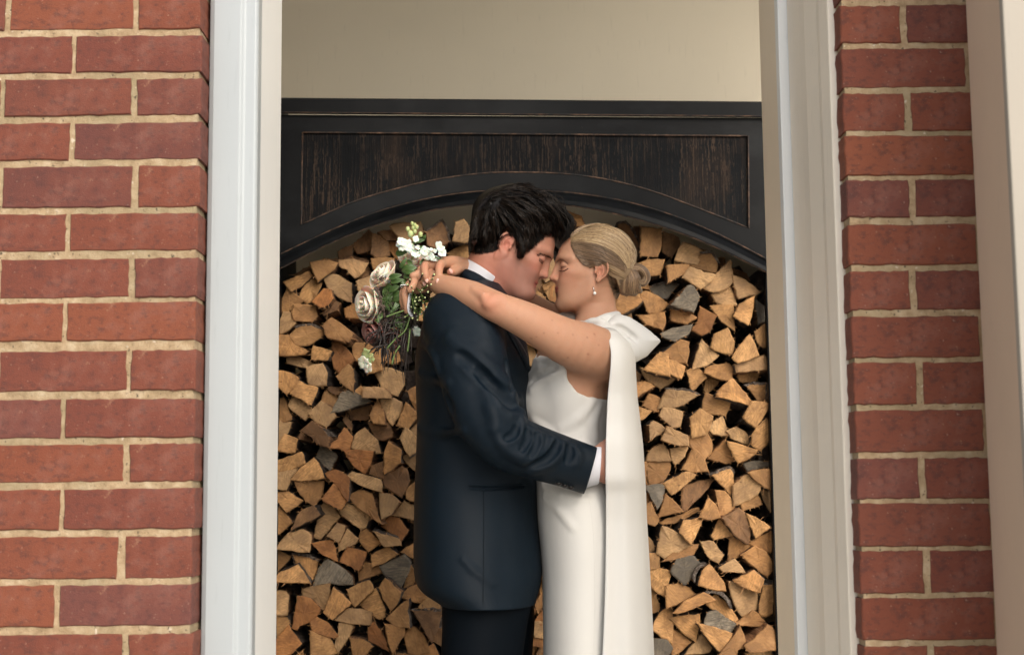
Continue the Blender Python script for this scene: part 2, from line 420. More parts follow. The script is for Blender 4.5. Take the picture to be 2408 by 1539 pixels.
# top rail between f_top and p_top, arch rail between p_bot and arc_out, stiles left and right
topA = [(20, 116)] + at_x(157, 2204, 117, 130) + [(ext, 131)]
topB = [(20, 197)] + p_top + [(ext, 214)]
strip(fr, topA, topB, 0, 0)
ao = [(x, y) for x, y in arc_out]
def y_on(ln, x):
    for a, b in zip(ln, ln[1:]):
        if a[0] <= x <= b[0]: return a[1] + (b[1] - a[1]) * (x - a[0]) / (b[0] - a[0])
    return ln[-1][1]
strip(fr, p_bot, [(x, y_on(ao, x)) for x, y in p_bot], 0, 0)
strip(fr, [(20, 197), (150, 197)], [(20, y_on(ao, 20)), (150, y_on(ao, 150))], 0, 0)
fr.add([cp(157, 197), cp(150, 197), cp(150, 620)], [(0, 1, 2)])
strip(fr, [(2208, 213), (ext, 214)], [(2208, y_on(ao, 2208)), (ext, y_on(ao, ext))], 0, 0)
fr.add([cp(2204, 213), cp(2208, 636), cp(2208, 213)], [(0, 1, 2)])
# thickness: reveal of the panel and a back
ring = p_top + list(reversed(p_bot)); n = len(ring)
fr.add([cp(a, b) for a, b in ring] + [cp(a, b, 'c', .007) for a, b in ring], [(i, (i + 1) % n, (i + 1) % n + n, i + n) for i in range(n)])
fr.build('face_frame', M_BLACK, cab)
gp = MB(); strip(gp, p_top, p_bot, .006, .006); gp.build('grain_panel', M_GRAIN, cab)['label'] = 'sunken panel of rubbed vertical wood grain above the arch'
# thin worn bead round the panel
bead = MB(); bead.tube([cp(a, b, 'c', -.0012) for a, b in p_top + list(reversed(p_bot)) + [p_top[0]]], .0022, 5); bead.build('bead', M_EDGE, cab, True)
# cornice
co_ = MB()
t0, t1 = at_x(38, ext, 38, 57), at_x(38, ext, 112, 131)
prof = [(0, -.012, t0), (0, -.018, lerp(t0, t1, .06)), (0, -.018, lerp(t0, t1, .88)), (0, -.010, lerp(t0, t1, .96)), (0, -.006, t1), (0, .06, t1), (0, .06, t0)]
loft('cornice', [q[2] for q in prof], [q[1] for q in prof], M_BLACK, cab)
b2 = MB(); b2.tube([cp(a, b, 'c', -.0185) for a, b in lerp(t0, t1, .90)], .0016, 5); b2.build('bead', M_EDGE, cab, True)
# arch moulding: rounded, with lip
ln = [arc_out, lerp(arc_out, arc_in, .10), lerp(arc_out, arc_in, .30), lerp(arc_out, arc_in, .62), lerp(arc_out, arc_in, .88), lerp(arc_out, arc_in, .96), arc_in]
loft('arch_moulding', ln + [arc_in, arc_out], [-.004, -.011, -.008, -.022, -.026, -.021, -.018, .02, .02], M_BLACK, cab, smooth=False)
for t, o_ in ((.08, -.0105), (.955, -.0215)):
    bb = MB(); bb.tube([cp(a, b, 'c', o_) for a, b in lerp(arc_out, arc_in, t)], .0017, 5); bb.build('bead', M_EDGE, cab, True)
# thickness of the arch (its dark underside)
loft('arch_lining', [shift(arc_in, -2), shift(arc_in, -2), shift(arc_in, -14), shift(arc_in, -14)], [.02, .085, .085, .02], M_BLACK, cab)
# stiles and sides
zt = cp(60, 100).z
xl = cp(45, 600).x
def cbox(name, x0, x1, d0, d1, z0, z1, mtl=M_BLACK, bev=.003, lab=None):
    def q(x, d): return (x, CY + d + CS * x)
    pl = [q(x0, d0), q(x1, d0), q(x1, d1), q(x0, d1)]
    v = [(x, y, z) for z in (z0, z1) for (x, y) in pl]
    o = mesh_obj(name, v, [(3, 2, 1, 0), (4, 5, 6, 7), (0, 1, 5, 4), (1, 2, 6, 5), (2, 3, 7, 6), (3, 0, 4, 7)], mtl, cab)
    if bev:
        md = o.modifiers.new('bevel', 'BEVEL'); md.width = bev; md.segments = 2
    return o
cbox('side_panel', xl - .028, xl - .003, -.022, .36, 0, cp(40, 34).z)
xrr = P('d', 1829, 1400, CY, CS).x
cbox('stile', xrr - .008, xrr + .016, .0, .03, .5, cp(2290, 800).z)
cbox('side_panel', xrr + .05, xrr + .075, -.01, .36, 0, cp(2290, 40).z)
cbox('shelf', xl, xrr + .048, .0, .35, .46, .50)
cbox('plinth_panel', xl, xrr + .048, .02, .05, .0, .458)
# ================================================================== FIREWOOD
def log_end(name, cols, dark=(.10, .05, .025), line=1.0):
    m = mat(name, cols[1], .8); g = NG(m); c = g.co(); r = g.n('ObjectInfo').outputs['Random']
    base = g.ramp(r, [(0, cols[0]), (.5, cols[1]), (1, cols[2])])
    rot = g.n('Combine' + 'XYZ'); g.put(rot.inputs[1], g.math('MULTIPLY', r, 6.28))
    vr = g.n('VectorRotate', _rotation_type='EULER_XYZ'); g.put(vr.inputs['Vector'], c); g.put(vr.inputs['Rotation'], rot)
    sh = g.n('VectorMath', _operation='ADD'); g.put(sh.inputs[0], vr); cb = g.n('CombineXYZ'); g.put(cb.inputs[0], g.math('MULTIPLY', r, 37.0)); g.put(sh.inputs[1], cb)
    saw = g.noise(g.scale(sh, (1, 1, .04)), 360, 3, .6)                      # saw marks across the face
    v_ = g.math('ADD', g.math('MULTIPLY', g.math('FRACT', g.math('MULTIPLY', r, 13.7)), .6), .62); cv_ = g.n('CombineXYZ'); [g.put(cv_.inputs[i_], v_) for i_ in range(3)]; base = g.mix(1.0, base, cv_.outputs[0], 'MULTIPLY'); base = g.mix(1.0, base, (1.12, 1.08, .95), 'MULTIPLY'); base = g.mix(g.math('MULTIPLY', g.ramp(saw, [(.42, 0.0), (.62, 1.0)]), .5 * line), base, tuple(v * .45 for v in cols[1]))
    wv = g.n('TexWave', _wave_type='RINGS', _rings_direction='Y', Scale=34.0, Distortion=1.6, Detail=2.0)
    rs = g.n('VectorMath', _operation='ADD'); g.put(rs.inputs[0], vr); rs.inputs[1].default_value = (.06, 0, .05); g.put(wv.inputs[0], rs)
    base = g.mix(g.math('MULTIPLY', wv.outputs['Fac'], .14), base, dark)
    n = g.noise(sh, 22, 5, .65)
    base = g.mix(g.ramp(n, [(.38, .65), (.56, 0.0)]), base, tuple(v * .50 for v in cols[0]))
    base = g.mix(g.ramp(g.noise(sh, 11, 4, .6), [(.55, 0.0), (.75, .5)]), base, tuple(min(1, v * 1.25) for v in cols[2]))
    sp = g.ramp(g.noise(sh, 85, 3, .6), [(.68, 0.0), (.73, .8)])
    base = g.mix(sp, base, dark)
    g.col(base); g.bump(g.math('ADD', saw, g.math('MULTIPLY', g.noise(sh, 150, 3, .6), .4)), .45, .002); return m
M_GOLD = log_end('golden_end_grain', [(.40, .205, .082), (.49, .265, .11), (.53, .31, .14)])
M_PALE = log_end('pale_end_grain', [(.47, .285, .145), (.54, .345, .18), (.50, .32, .17)])
M_ORNG = log_end('orange_end_grain', [(.34, .14, .05), (.42, .185, .065), (.45, .22, .085)])
M_DARK = log_end('brown_end_grain', [(.20, .105, .05), (.26, .14, .068), (.31, .175, .085)])
M_GREY = log_end('weathered_end_grain', [(.17, .145, .115), (.23, .195, .155), (.28, .24, .19)], (.03, .024, .018), 1.9)
def log_side():
    m = mat('split_log_side', (.2, .12, .06), .9); g = NG(m); c = g.co(); r = g.n('ObjectInfo').outputs['Random']
    fib = g.noise(g.scale(c, (1, .05, 1)), 140, 4, .6)
    a = g.ramp(fib, [(.35, (.08, .038, .016)), (.55, (.27, .135, .058)), (.7, (.38, .21, .10))])
    k = g.ramp(g.noise(g.scale(c, (1, .5, 1)), 55, 5, .7), [(.35, (.016, .011, .009)), (.55, (.06, .042, .032)), (.75, (.17, .14, .11))])
    pick = g.ramp(g.math('ADD', g.math('MULTIPLY', r, .6), g.noise(c, 9, 2)), [(.72, 0.0), (.80, 1.0)])
    g.col(g.mix(pick, a, k)); g.bump(fib, .9, .006); return m
M_SIDE = log_side()
def bark_mat():
    m = mat('log_bark', (.1, .08, .06), .95); g = NG(m); c = g.co()
    n = g.noise(c, 75, 6, .75)
    g.col(g.ramp(n, [(.3, (.02, .014, .011)), (.5, (.10, .075, .058)), (.66, (.30, .265, .23)), (.8, (.52, .49, .45))])); g.bump(n, 1.0, .008); return m
M_BARK = bark_mat()
M_FIB = mat('torn_wood_fibre', (.42, .22, .09), .8)
TINT = {'g': (M_GOLD, 'golden'), 'p': (M_PALE, 'pale'), 'o': (M_ORNG, 'orange brown'), 'd': (M_DARK, 'dull brown'), 'w': (M_GREY, 'grey weathered')}
LOGS = """
A g1 160,770 400,668 428,720 330,820 240,868
A g1 425,580 560,562 680,585 650,645 500,760 455,670
A p0 715,560 850,545 985,590 930,690 860,730 790,650 720,620 ^
A d1 1045,300 1180,340 1205,500 1090,525 1030,490
A o2 1180,370 1300,360 1330,440 1290,540 1200,430
A g1 1040,545 1250,540 1255,600 1100,675 1055,640
A p1 1230,220 1290,190 1510,175 1540,280 1440,370 1330,350
A d1 1590,280 1730,180 1795,360 1700,430 1600,400 b
A p0 1880,180 1960,155 2030,260 2000,370 1855,355
A g1 1790,490 1990,390 2005,560 1930,570
A g1 345,800 400,740 530,790 480,910 390,985 315,920
A p1 555,710 700,715 820,790 820,960 700,920 600,830
A p1 890,770 1060,700 1090,780 1000,850 930,925
A o0 440,970 550,850 620,860 640,940 600,1000 520,1025
A g1 190,840 345,970 200,1070 100,1115
A g0 255,1005 460,1020 480,1120 430,1170 270,1165 245,1120
A d1 540,1080 640,960 710,990 690,1060 560,1110
A g1 770,1040 920,960 960,1060 950,1135 780,1125
A p0 150,1080 245,1090 270,1190 210,1250 110,1290 110,1190
A g0 215,1310 290,1240 420,1220 530,1260 540,1310 410,1400 290,1410 b
A g0 550,1220 640,1145 830,1290 790,1370 600,1330
A g0 95,1320 200,1320 250,1400 375,1460 350,1495 120,1505
B g1 525,50 545,0 760,75 705,170 520,160
B o0 775,-20 850,-20 950,60 1025,170 850,325 790,260 765,100
B g1 1020,-30 1160,-30 1165,60 1080,185 1015,130
B p1 235,130 300,120 420,155 535,220 500,265 350,250 240,215
B g1 1200,0 1380,0 1400,200 1360,290 1215,320 1130,230
B g2 1420,40 1560,80 1600,180 1500,230 1400,200
B p0 470,280 650,225 700,330 690,470 500,475
B g0 820,370 960,235 1010,300 1020,550 900,470
B g0 90,430 120,315 300,360 345,400 300,500 210,580 100,490
B g0 345,425 480,480 580,510 510,700 275,575
B p1 1290,310 1440,275 1620,340 1625,470 1550,600 1400,530
B d1 720,500 890,500 885,570 810,590 725,550
B g1 690,540 840,600 780,750 645,665
B w0 895,565 960,550 1120,610 1215,670 1080,720 770,800 850,640
B p0 1150,500 1370,510 1440,560 1470,635 1150,625
B g1 1045,540 1110,490 1150,530 1140,610 1070,590
B g2 1680,560 1785,500 1795,780 1740,720
B p0 300,625 430,690 530,770 435,890 340,820 245,730
B g1 95,655 180,635 230,720 280,880 170,925 90,830
B p0 495,830 640,680 760,760 800,860 690,975 580,920
B d1 955,780 1060,725 1225,720 1195,880 1000,885
B g0 1310,660 1370,760 1400,940 1270,930 1225,840
B p0 1350,660 1520,645 1600,690 1590,810 1500,950 1440,880
B g1 1550,960 1660,700 1790,820 1790,860 1690,990
B d1 895,900 935,840 1015,960 990,1020
B p1 85,860 160,930 275,930 235,1040 120,1190 80,1150
B d0 400,1025 530,920 640,1000 710,1090 710,1210 620,1195 520,1100
B d1 365,1080 400,1045 520,1140 490,1160 370,1130
B o0 900,1000 1000,1100 970,1250 720,1220 830,1130
B p0 990,1215 1070,1060 1160,1005 1300,1140 1335,1285 1050,1245
B d0 1215,945 1455,940 1480,1100 1380,1140 1290,1120
B p0 1590,1120 1655,1000 1790,1120 1790,1260 1700,1320
B p1 1710,1010 1795,930 1795,1100
B g0 105,1255 200,1070 345,1130 310,1285
B g0 75,1400 390,1290 430,1420 100,1530
B w1 625,1225 690,1210 820,1330 740,1495 575,1350
B o0 915,1265 1250,1285 1220,1440 1160,1530 1040,1460
B g0 1420,1240 1450,1170 1590,1270 1580,1400 1400,1530 1395,1400
B p1 1615,1330 1785,1320 1780,1510 1700,1450
C p1 80,170 340,100 210,345 75,330
C g0 540,-20 600,40 660,205 400,240 285,225
C o0 690,160 800,115 965,210 945,470 800,280
C o0 660,450 785,290 930,480 870,580 670,480
C p0 970,180 1030,140 1335,230 1340,365 1180,320 1010,240
C d1 1230,60 1380,20 1385,210 1300,190 1220,160
C d0 1400,180 1600,80 1660,110 1690,240 1600,425 1395,280
C g1 1660,350 1765,260 1755,490 1660,450
C g0 330,265 655,260 635,400 560,540 450,480 370,370
C g0 85,390 240,385 400,480 220,610 120,500
C g0 965,435 1100,370 1240,410 1285,560 1350,740 1200,640
C p0 1345,395 1480,420 1565,500 1480,640 1370,690
C p1 1510,650 1640,490 1755,560 1755,710
C g1 75,530 130,560 280,750 100,890 70,880
C d0 290,830 380,620 540,545 610,660
C p0 555,900 590,750 660,530 760,560 850,690 760,780 640,925
C p0 880,640 910,515 1050,550 1195,660 1160,790 1100,810
C o1 1365,790 1470,675 1570,700 1675,830 1600,945
C p0 710,900 830,760 915,790 890,900 840,980
C p0 845,975 950,830 1075,940 1040,1000 845,1090
C g1 1095,960 1110,870 1170,820 1350,970 1200,1080
C p0 1280,860 1560,940 1580,1020 1400,1035 1340,960
C p0 110,1055 240,880 410,840 500,900 480,1090 250,1070
C g1 1590,1100 1750,1000 1750,1180
C o0 530,1000 770,970 825,1205 620,1100
C o0 870,1215 960,1050 1170,1110 1130,1250 1080,1310
C g0 1255,1130 1440,1040 1545,1130 1255,1270
D g1 65,150 270,250 170,370 70,500
D g0 75,550 170,430 360,350 500,570
D g0 325,240 610,315 560,500 520,580 430,470 b
D w0 580,600 640,400 760,290 870,350 1030,490 1035,580 780,570
D g1 1150,410 1200,310 1400,390 1400,450 1145,535
D w0 1410,370 1700,230 1780,330 1720,500 1640,650 1490,510
D g1 1690,630 1790,350 1825,400 1820,580
D p0 60,680 220,690 250,740 230,960 65,965
D p0 440,650 770,580 750,740 700,920 560,800 440,730
D g0 700,930 820,640 1020,830 800,1020
D g0 1000,660 1260,550 1310,660 1090,860 1030,770
D g1 1170,850 1350,660 1460,900 1465,985 1390,1020
D g0 1400,640 1470,530 1650,690 1600,840 1530,910 1440,780
D g0 1650,750 1760,640 1870,600 1910,680 2005,740 1930,830
D g1 1890,880 2010,745 2140,790 2160,930
D o0 305,1120 370,760 520,780 635,890 620,960 400,1100 370,1145
D p0 865,1010 1010,895 1275,950 1260,1090 870,1040
D g0 1490,1020 1750,800 1740,930 1765,1120 1570,1100
D d0 1840,940 2160,950 2130,1130 2050,1310 1960,1150 b
D g1 60,980 230,1010 265,1090 110,1260
D o0 50,1400 130,1240 245,1120 400,1330 300,1440 200,1500 50,1500
D o0 530,1040 600,990 740,1070 860,1230 800,1250 560,1170
D p0 890,1080 1055,1100 1030,1200 880,1440 830,1360 880,1180
D g0 540,1190 750,1230 850,1440 700,1480 540,1470
D g0 1030,1270 1200,1290 1300,1370 1200,1480 1060,1490
D o0 1260,1150 1320,1070 1450,1250 1500,1420 1260,1290
D g0 1470,1090 1700,1130 1690,1240 1560,1450 1500,1250
D g0 1710,1240 1800,1130 1950,1250 2010,1440 1860,1470 1760,1440
D p1 2170,870 2230,880 2230,970 2175,1010
D d1 1550,1460 1800,1470 1800,1560 1550,1560
D g1 330,1480 440,1410 450,1560 300,1560
A d2 850,400 1000,262 1042,300 1030,450 900,480
A d2 1100,275 1235,250 1300,340 1185,355
A d2 430,600 560,545 700,545 690,590
A d3 240,700 420,610 430,670 300,720
A d3 700,470 850,400 830,520 720,545
A d2 820,650 1000,640 1030,760 900,760
A d3 640,640 760,620 800,740 680,720
E d3 1240,650 1340,640 1330,800 1240,820
E d3 1420,780 1600,830 1640,920 1500,920
E d2 980,520 1150,560 1180,640 1040,620
E g0 345,275 570,300 570,430 520,615 330,600
E p0 840,465 1065,550 1000,710 745,670
E g1 1060,600 1170,600 1240,700 1235,820 925,720 b
E g0 300,710 480,660 605,665 550,840 420,855
E g0 650,740 900,720 905,790 660,925
E p0 840,880 930,760 1080,820 1215,850 1110,960 1045,1005 930,930
E p0 1090,990 1240,830 1400,685 1430,930 1350,1000 1210,1045
E p0 1440,860 1550,890 1760,1045 1600,1100 1500,1125
E w1 440,1000 620,960 740,980 640,1130 500,1100 b
E w0 700,1200 890,990 960,1000 1025,1110 960,1275 830,1240
E p0 1190,1080 1400,990 1475,1215 1270,1190
E g0 1170,1230 1435,1215 1450,1500 1300,1400
E g0 1450,1340 1520,1200 1690,1110 1640,1380 1610,1440
E w0 1710,1140 1850,1270 1850,1370 1740,1430
E g0 320,1060 440,1060 645,1190 530,1310 420,1300
E g0 10,1240 60,1090 280,1100 330,1160 100,1310 20,1300
E g0 700,1390 710,1230 850,1270 1000,1360 880,1430
E g0 310,1330 600,1300 615,1400 570,1500 400,1440
E g1 310,1000 400,900 430,1020
E d3 60,260 150,240 300,500 240,600 60,500 b
E d2 600,340 780,400 800,480 700,620 590,560
E d3 250,270 360,270 360,560 260,420
F o0 1040,-150 1225,-40 1150,140 1060,180 940,110 1010,30
F w0 580,160 710,100 930,65 880,180 740,260 600,200
F g0 1180,330 1220,180 1370,110 1440,260 1420,410 1260,370
F g0 1435,450 1640,190 1740,430 1500,510
F g0 1730,270 1700,150 1860,30 1865,300 1800,330
F g0 610,390 800,245 895,280 870,520 720,500
F p0 1070,250 1250,430 1130,540 960,585
F g0 380,590 460,490 560,400 650,420 665,560 670,670
F g0 670,480 860,560 810,700 660,640
F p1 335,590 500,640 740,685 560,820 420,740
F p0 1480,530 1800,430 1880,550 1860,600 1500,625
F g1 1500,640 1770,610 1690,755 1520,740
F g0 1110,640 1140,570 1380,530 1440,600 1390,730
F g0 885,620 1000,580 1110,700 960,840 930,830
F g1 1110,720 1290,710 1200,830 1130,890 1090,840
F g0 1255,900 1430,720 1640,970 1620,1020 1280,930
F g0 1610,810 1820,790 1810,1000 1760,990 b
F g1 250,760 380,740 485,800 260,940
F p0 555,1060 650,850 900,870 990,910 840,1020 b
F g1 360,1030 430,890 580,960 540,1105
F g0 1075,1070 1110,890 1390,990 1330,1150 1080,1110
F g0 1570,1160 1660,990 1890,1010 1710,1290 1580,1190
F g0 285,1050 450,1100 380,1180 300,1210
F p0 560,1160 600,1065 825,1110 790,1280 700,1290
F g0 930,1180 1040,1080 1185,1170 1110,1370 950,1400
F p0 1140,1290 1310,1165 1340,1250 1380,1390 1200,1370
F p0 1360,1340 1480,1290 1600,1370 1660,1510 1420,1420
F g0 1660,1480 1700,1330 1830,1200 1895,1250 1895,1390 1780,1560
F p0 430,1270 480,1220 635,1320 440,1445
F p0 590,1440 660,1290 880,1390 890,1515 740,1500
F g0 900,1420 1120,1360 1170,1450 1170,1600 1060,1690 960,1560
G p0 405,300 440,190 590,110 650,190 680,300
G p1 685,170 880,135 850,260 745,350 700,290
G g0 835,410 970,165 1090,290 1130,435 960,445
G g1 1140,285 1340,70 1470,300 1350,340
G g0 1385,80 1720,180 1700,230 1510,330
G w0 1570,340 1700,310 1850,330 1840,380 1620,430
G g0 400,330 660,320 670,430 620,520 480,605 430,580
G g0 610,580 860,450 975,490 830,620 710,710
G d1 840,620 1200,540 1130,650 850,910
G g0 1200,490 1400,420 1435,480 1460,770 b
G p0 1450,610 1570,500 1640,480 1760,600 1720,710 1460,830
G g0 1640,460 1800,415 1915,430 1890,660 1740,570
G p0 1770,680 1910,670 1925,990 1810,790
G g1 1535,810 1720,720 1780,840 1560,910
G w0 385,620 610,600 590,770 520,880
G g1 340,340 400,340 400,560 360,640
G g1 365,670 440,770 380,830
G g0 540,990 630,720 830,920
G g0 385,870 450,820 540,1020 490,1090 380,1050
G g0 565,1040 830,950 1000,880 1010,920 830,1030 620,1070
G g0 1040,980 1140,760 1230,840 1280,990 1130,1010
G g1 1230,680 1340,690 1450,860 1340,1000 1270,960
G g0 800,1170 850,1030 1060,1010 1020,1140 930,1310
G p0 530,1410 590,1110 700,1150 920,1310 620,1470
G g0 1175,1210 1280,1010 1440,1200 1210,1260
G d0 1320,1010 1510,900 1590,960 1650,1160 1620,1290 1450,1180
G g0 1610,955 1720,1000 1870,1110 1710,1230
G g0 1630,1300 1930,1130 1930,1200 1890,1410
G g0 1380,1510 1410,1215 1650,1330 1500,1470
G p0 1055,1290 1200,1290 1320,1440 1260,1530 1130,1450
G g0 600,1510 850,1350 1010,1320 960,1440
G p1 395,1200 470,1280 490,1390 400,1420
H g0 1690,235 1850,125 1990,200 2100,380 2000,500 1850,380
H g1 440,210 595,215 600,390 450,420
H w0 760,440 830,300 1040,255 1120,350 930,610
H g0 450,430 580,400 720,440 730,510 670,760 460,610
H g0 1120,620 1170,450 1260,370 1440,590 1455,690
H p0 1390,390 1580,285 1710,460 1440,450
H g0 1600,560 1830,440 1950,550 1900,710 1620,600
H p0 1520,600 1870,700 1870,930 1680,1010 1620,930
H g0 1910,990 1960,640 2070,640 2090,760 2080,980 2000,1020 b
H g0 700,640 890,610 1060,740 700,910
H g1 470,700 520,680 600,900 580,960 490,980
H g0 810,970 920,840 1160,730 1305,820 1130,890 850,990
H g0 1230,880 1340,750 1500,870 1620,1060 1580,1110
H w0 1200,1130 1240,990 1340,960 1590,1130 1520,1240
H g0 1600,1140 1820,960 1900,1010 2005,1170
H g0 510,1190 600,1000 745,910 750,1355
H g0 750,1060 1110,1010 1110,1150 1075,1350
H g0 1130,1140 1530,1260 1500,1360 1390,1490 1230,1310
H g1 760,1210 880,1260 1010,1370 800,1530 770,1530
H p0 940,1530 1090,1350 1170,1260 1280,1440 1240,1500
H g0 1400,1520 1560,1310 1650,1180 1700,1290 1720,1430 1620,1470 1610,1560 1400,1580
H g0 1730,1400 1850,1320 2010,1160 2060,1180 2135,1330 2110,1460 1800,1490
H w1 515,1330 700,1350 770,1450 700,1560 515,1560
H p1 1740,1510 2050,1490 2050,1600 1750,1600
f g1 1020,1160 1110,1080 1200,1190 1190,1240 1060,1230
f g1 1170,1080 1250,1020 1260,1120 1200,1140
f d2 1210,1180 1270,1180 1340,1290 1240,1260
f d1 1040,1000 1110,940 1140,1020 1060,1100
f g2 1150,960 1260,950 1260,1020 1160,1070
f g1 1360,380 1480,430 1500,520 1400,500
l g1 1090,990 1112,960 1112,1110 1096,1120
l g1 1060,1180 1100,1110 1110,1200 1085,1260
l p1 1055,1310 1115,1300 1115,1420 1056,1410
l g1 1040,1430 1075,1440 1070,1530 1035,1540
l o1 1075,1270 1120,1210 1125,1300 1060,1300
A g1 -20,960 90,920 100,1100 -20,1130
A g1 -40,1180 95,1150 100,1290 -40,1300
B g1 -60,480 80,420 85,560 -60,600
B g1 -60,960 75,900 75,1130 -60,1150
C g1 -60,560 60,540 66,800 -60,830
D g1 -80,300 60,260 60,500 -80,520
D g1 -80,700 50,690 50,950 -80,960
"""
def area2(p): return sum(p[i][0] * p[(i + 1) % len(p)][1] - p[(i + 1) % len(p)][0] * p[i][1] for i in range(len(p))) / 2
def log_mesh(pts, back, seed, bark=False, fib=6):
    """pts: outline of the sawn end in the place (front), back: the same outline at the far end"""
    r = random.Random(seed); n0 = len(pts)
    c = sum(pts, Vector()) / n0
    fr_, bk = [], []
    bark_edge = None
    if bark:
        tops = sorted(range(n0), key=lambda i: -(pts[i].z + pts[(i + 1) % n0].z)); bark_edge = set(tops[:2])
    else:
        if r.random() < .35: bark_edge = {r.randrange(n0)}
        else: bark_edge = set()
    eid = []
    for i in range(n0):
        a, b = pts[i], pts[(i + 1) % n0]; A, B = back[i], back[(i + 1) % n0]
        L = (b - a).length; k = max(2, min(6, int(L / .011))); ed = b - a; nrm = Vector((ed.z, 0, -ed.x)).normalized()
        if nrm.dot((a + b) / 2 - c) < 0: nrm = -nrm
        bow = r.uniform(-.02, .05) * L
        for j in range(k):
            t = j / k; w = math.sin(math.pi * t)
            jit = r.uniform(-.0016, .0016) if j else r.uniform(-.0012, .0004)
            fr_.append(a.lerp(b, t) + nrm * (bow * w + jit) + Vector((0, r.uniform(-.0015, .0015), 0)))
            bk.append(A.lerp(B, t) + nrm * (bow * w + r.uniform(-.004, .004)))
            eid.append(i)
    n = len(fr_); mb = MB()
    # front: inner ring slightly proud, chipped rim
    inner = [c + (p - c) * .90 + Vector((0, -.0012 + r.uniform(-.001, .001), 0)) for p in fr_]
    c2 = sum(inner, Vector()) / n
    v = [Vector(c2)] + inner + [p + Vector((0, .0016, 0)) for p in fr_]
    mb.add(v, [(0, 1 + i, 1 + (i + 1) % n) for i in range(n)] + [(1 + i, 1 + n + i, 1 + n + (i + 1) % n, 1 + (i + 1) % n) for i in range(n)], 0)
    midp = [a.lerp(b, .12) + Vector((r.uniform(-.002, .002), 0, r.uniform(-.002, .002))) for a, b in zip(fr_, bk)]
    rim = v[1 + n:]
    for (Q0, Q1) in ((rim, midp), (midp, bk)):
        for i in range(n):
            j = (i + 1) % n
            mb.add([Q0[i], Q1[i], Q1[j], Q0[j]], [(0, 1, 2, 3)], 2 if eid[i] in bark_edge else 1)
    mb.add(bk, [tuple(range(n))], 1)
    # a bark rind standing proud along the bark side
    if bark:
        for i in range(n):
            if eid[i] in bark_edge:
                j = (i + 1) % n; a, b = fr_[i], fr_[j]
                o1 = (a - c).normalized() * r.uniform(.0055, .0095); o2 = (b - c).normalized() * r.uniform(.0055, .0095)
                y = Vector((0, r.uniform(.0, .006), 0)); ba = Vector((0, .10, 0))
                mb.add([a - o1 * .2 + y, b - o2 * .2 + y, b + o2 + y, a + o1 + y, a - o1 * .2 + ba, b - o2 * .2 + ba, b + o2 + ba, a + o1 + ba],
                       [(0, 1, 2, 3), (3, 2, 6, 7), (0, 3, 7, 4), (1, 5, 6, 2)], 2)
    # torn fibres along the sawn rim
    for q in range(fib):
        p = fr_[r.randrange(n)]; d = (p - c).normalized()
        L = r.uniform(.003, .010) if r.random() < .9 else r.uniform(.012, .03)
        side = Vector((r.uniform(-1, 1), r.uniform(-.7, .2), r.uniform(-1, .5)))
        tip = p + (d + side * .9).normalized() * L; w = .00045 + .0004 * r.random()
        a1 = Vector((-d.z, 0, d.x)) * w; mid = p.lerp(tip, .5) + Vector((r.uniform(-1, 1), 0, r.uniform(-1, 1))) * L * .18
        b0 = p - d * .002 + Vector((0, -.0005, 0))
        mb.add([b0 - a1, b0 + a1, mid + a1 * .8, mid - a1 * .8, tip, b0 + Vector((0, w, 0)), mid + Vector((0, w, 0))],
               [(0, 1, 2, 3), (3, 2, 4), (1, 5, 6, 2), (5, 0, 3, 6), (2, 6, 4), (6, 3, 4)], 3)
    return mb, c
LOGY = 4.015
log_items = []
def add_log(pts2, w, tint, lvl, flags, seed):
    r = random.Random(seed)
    off = LOGY + .035 * lvl + r.uniform(-.03, .03)
    cu, cv = sum(q[0] for q in pts2) / len(pts2), sum(q[1] for q in pts2) / len(pts2)
    pp = [P(w, cu + (u - cu) * 1.135, cv + (v - cv) * 1.135, off, CS) for (u, v) in pts2]
    tx, tz = r.uniform(-.09, .09), r.uniform(-.07, .07)
    c = sum(pp, Vector()) / len(pp)
    for p in pp: p.y += (p.x - c.x) * tx * 2.2 + (p.z - c.z) * tz * 2.2       # sawn end slightly out of square
    L = r.uniform(.26, .30) - .03 * lvl
    dr = Vector((r.uniform(-.035, .035), L, r.uniform(-.015, .02) + (.09 if '^' in flags else 0)))
    bk = [p + dr + (p - c) * r.uniform(-.08, .08) for p in pp]
    mb, c = log_mesh(pp, bk, seed, 'b' in flags, 9)
    log_items.append(dict(mb=mb, c=c, tint=tint, n=len(pts2), A=abs(area2([(p.x, p.z) for p in pp])), bark='b' in flags, pts=pp, d=proj(c)))
sd = 100
for ln in LOGS.strip().splitlines():
    t = ln.split(); fl = ''
    if not t[-1][0].isdigit() and t[-1][0] != '-': fl = t.pop()
    sd += 1
    add_log([tuple(float(q) for q in s.split(',')) for s in t[2:]], t[0], t[1][0], int(t[1][1]), fl, sd)
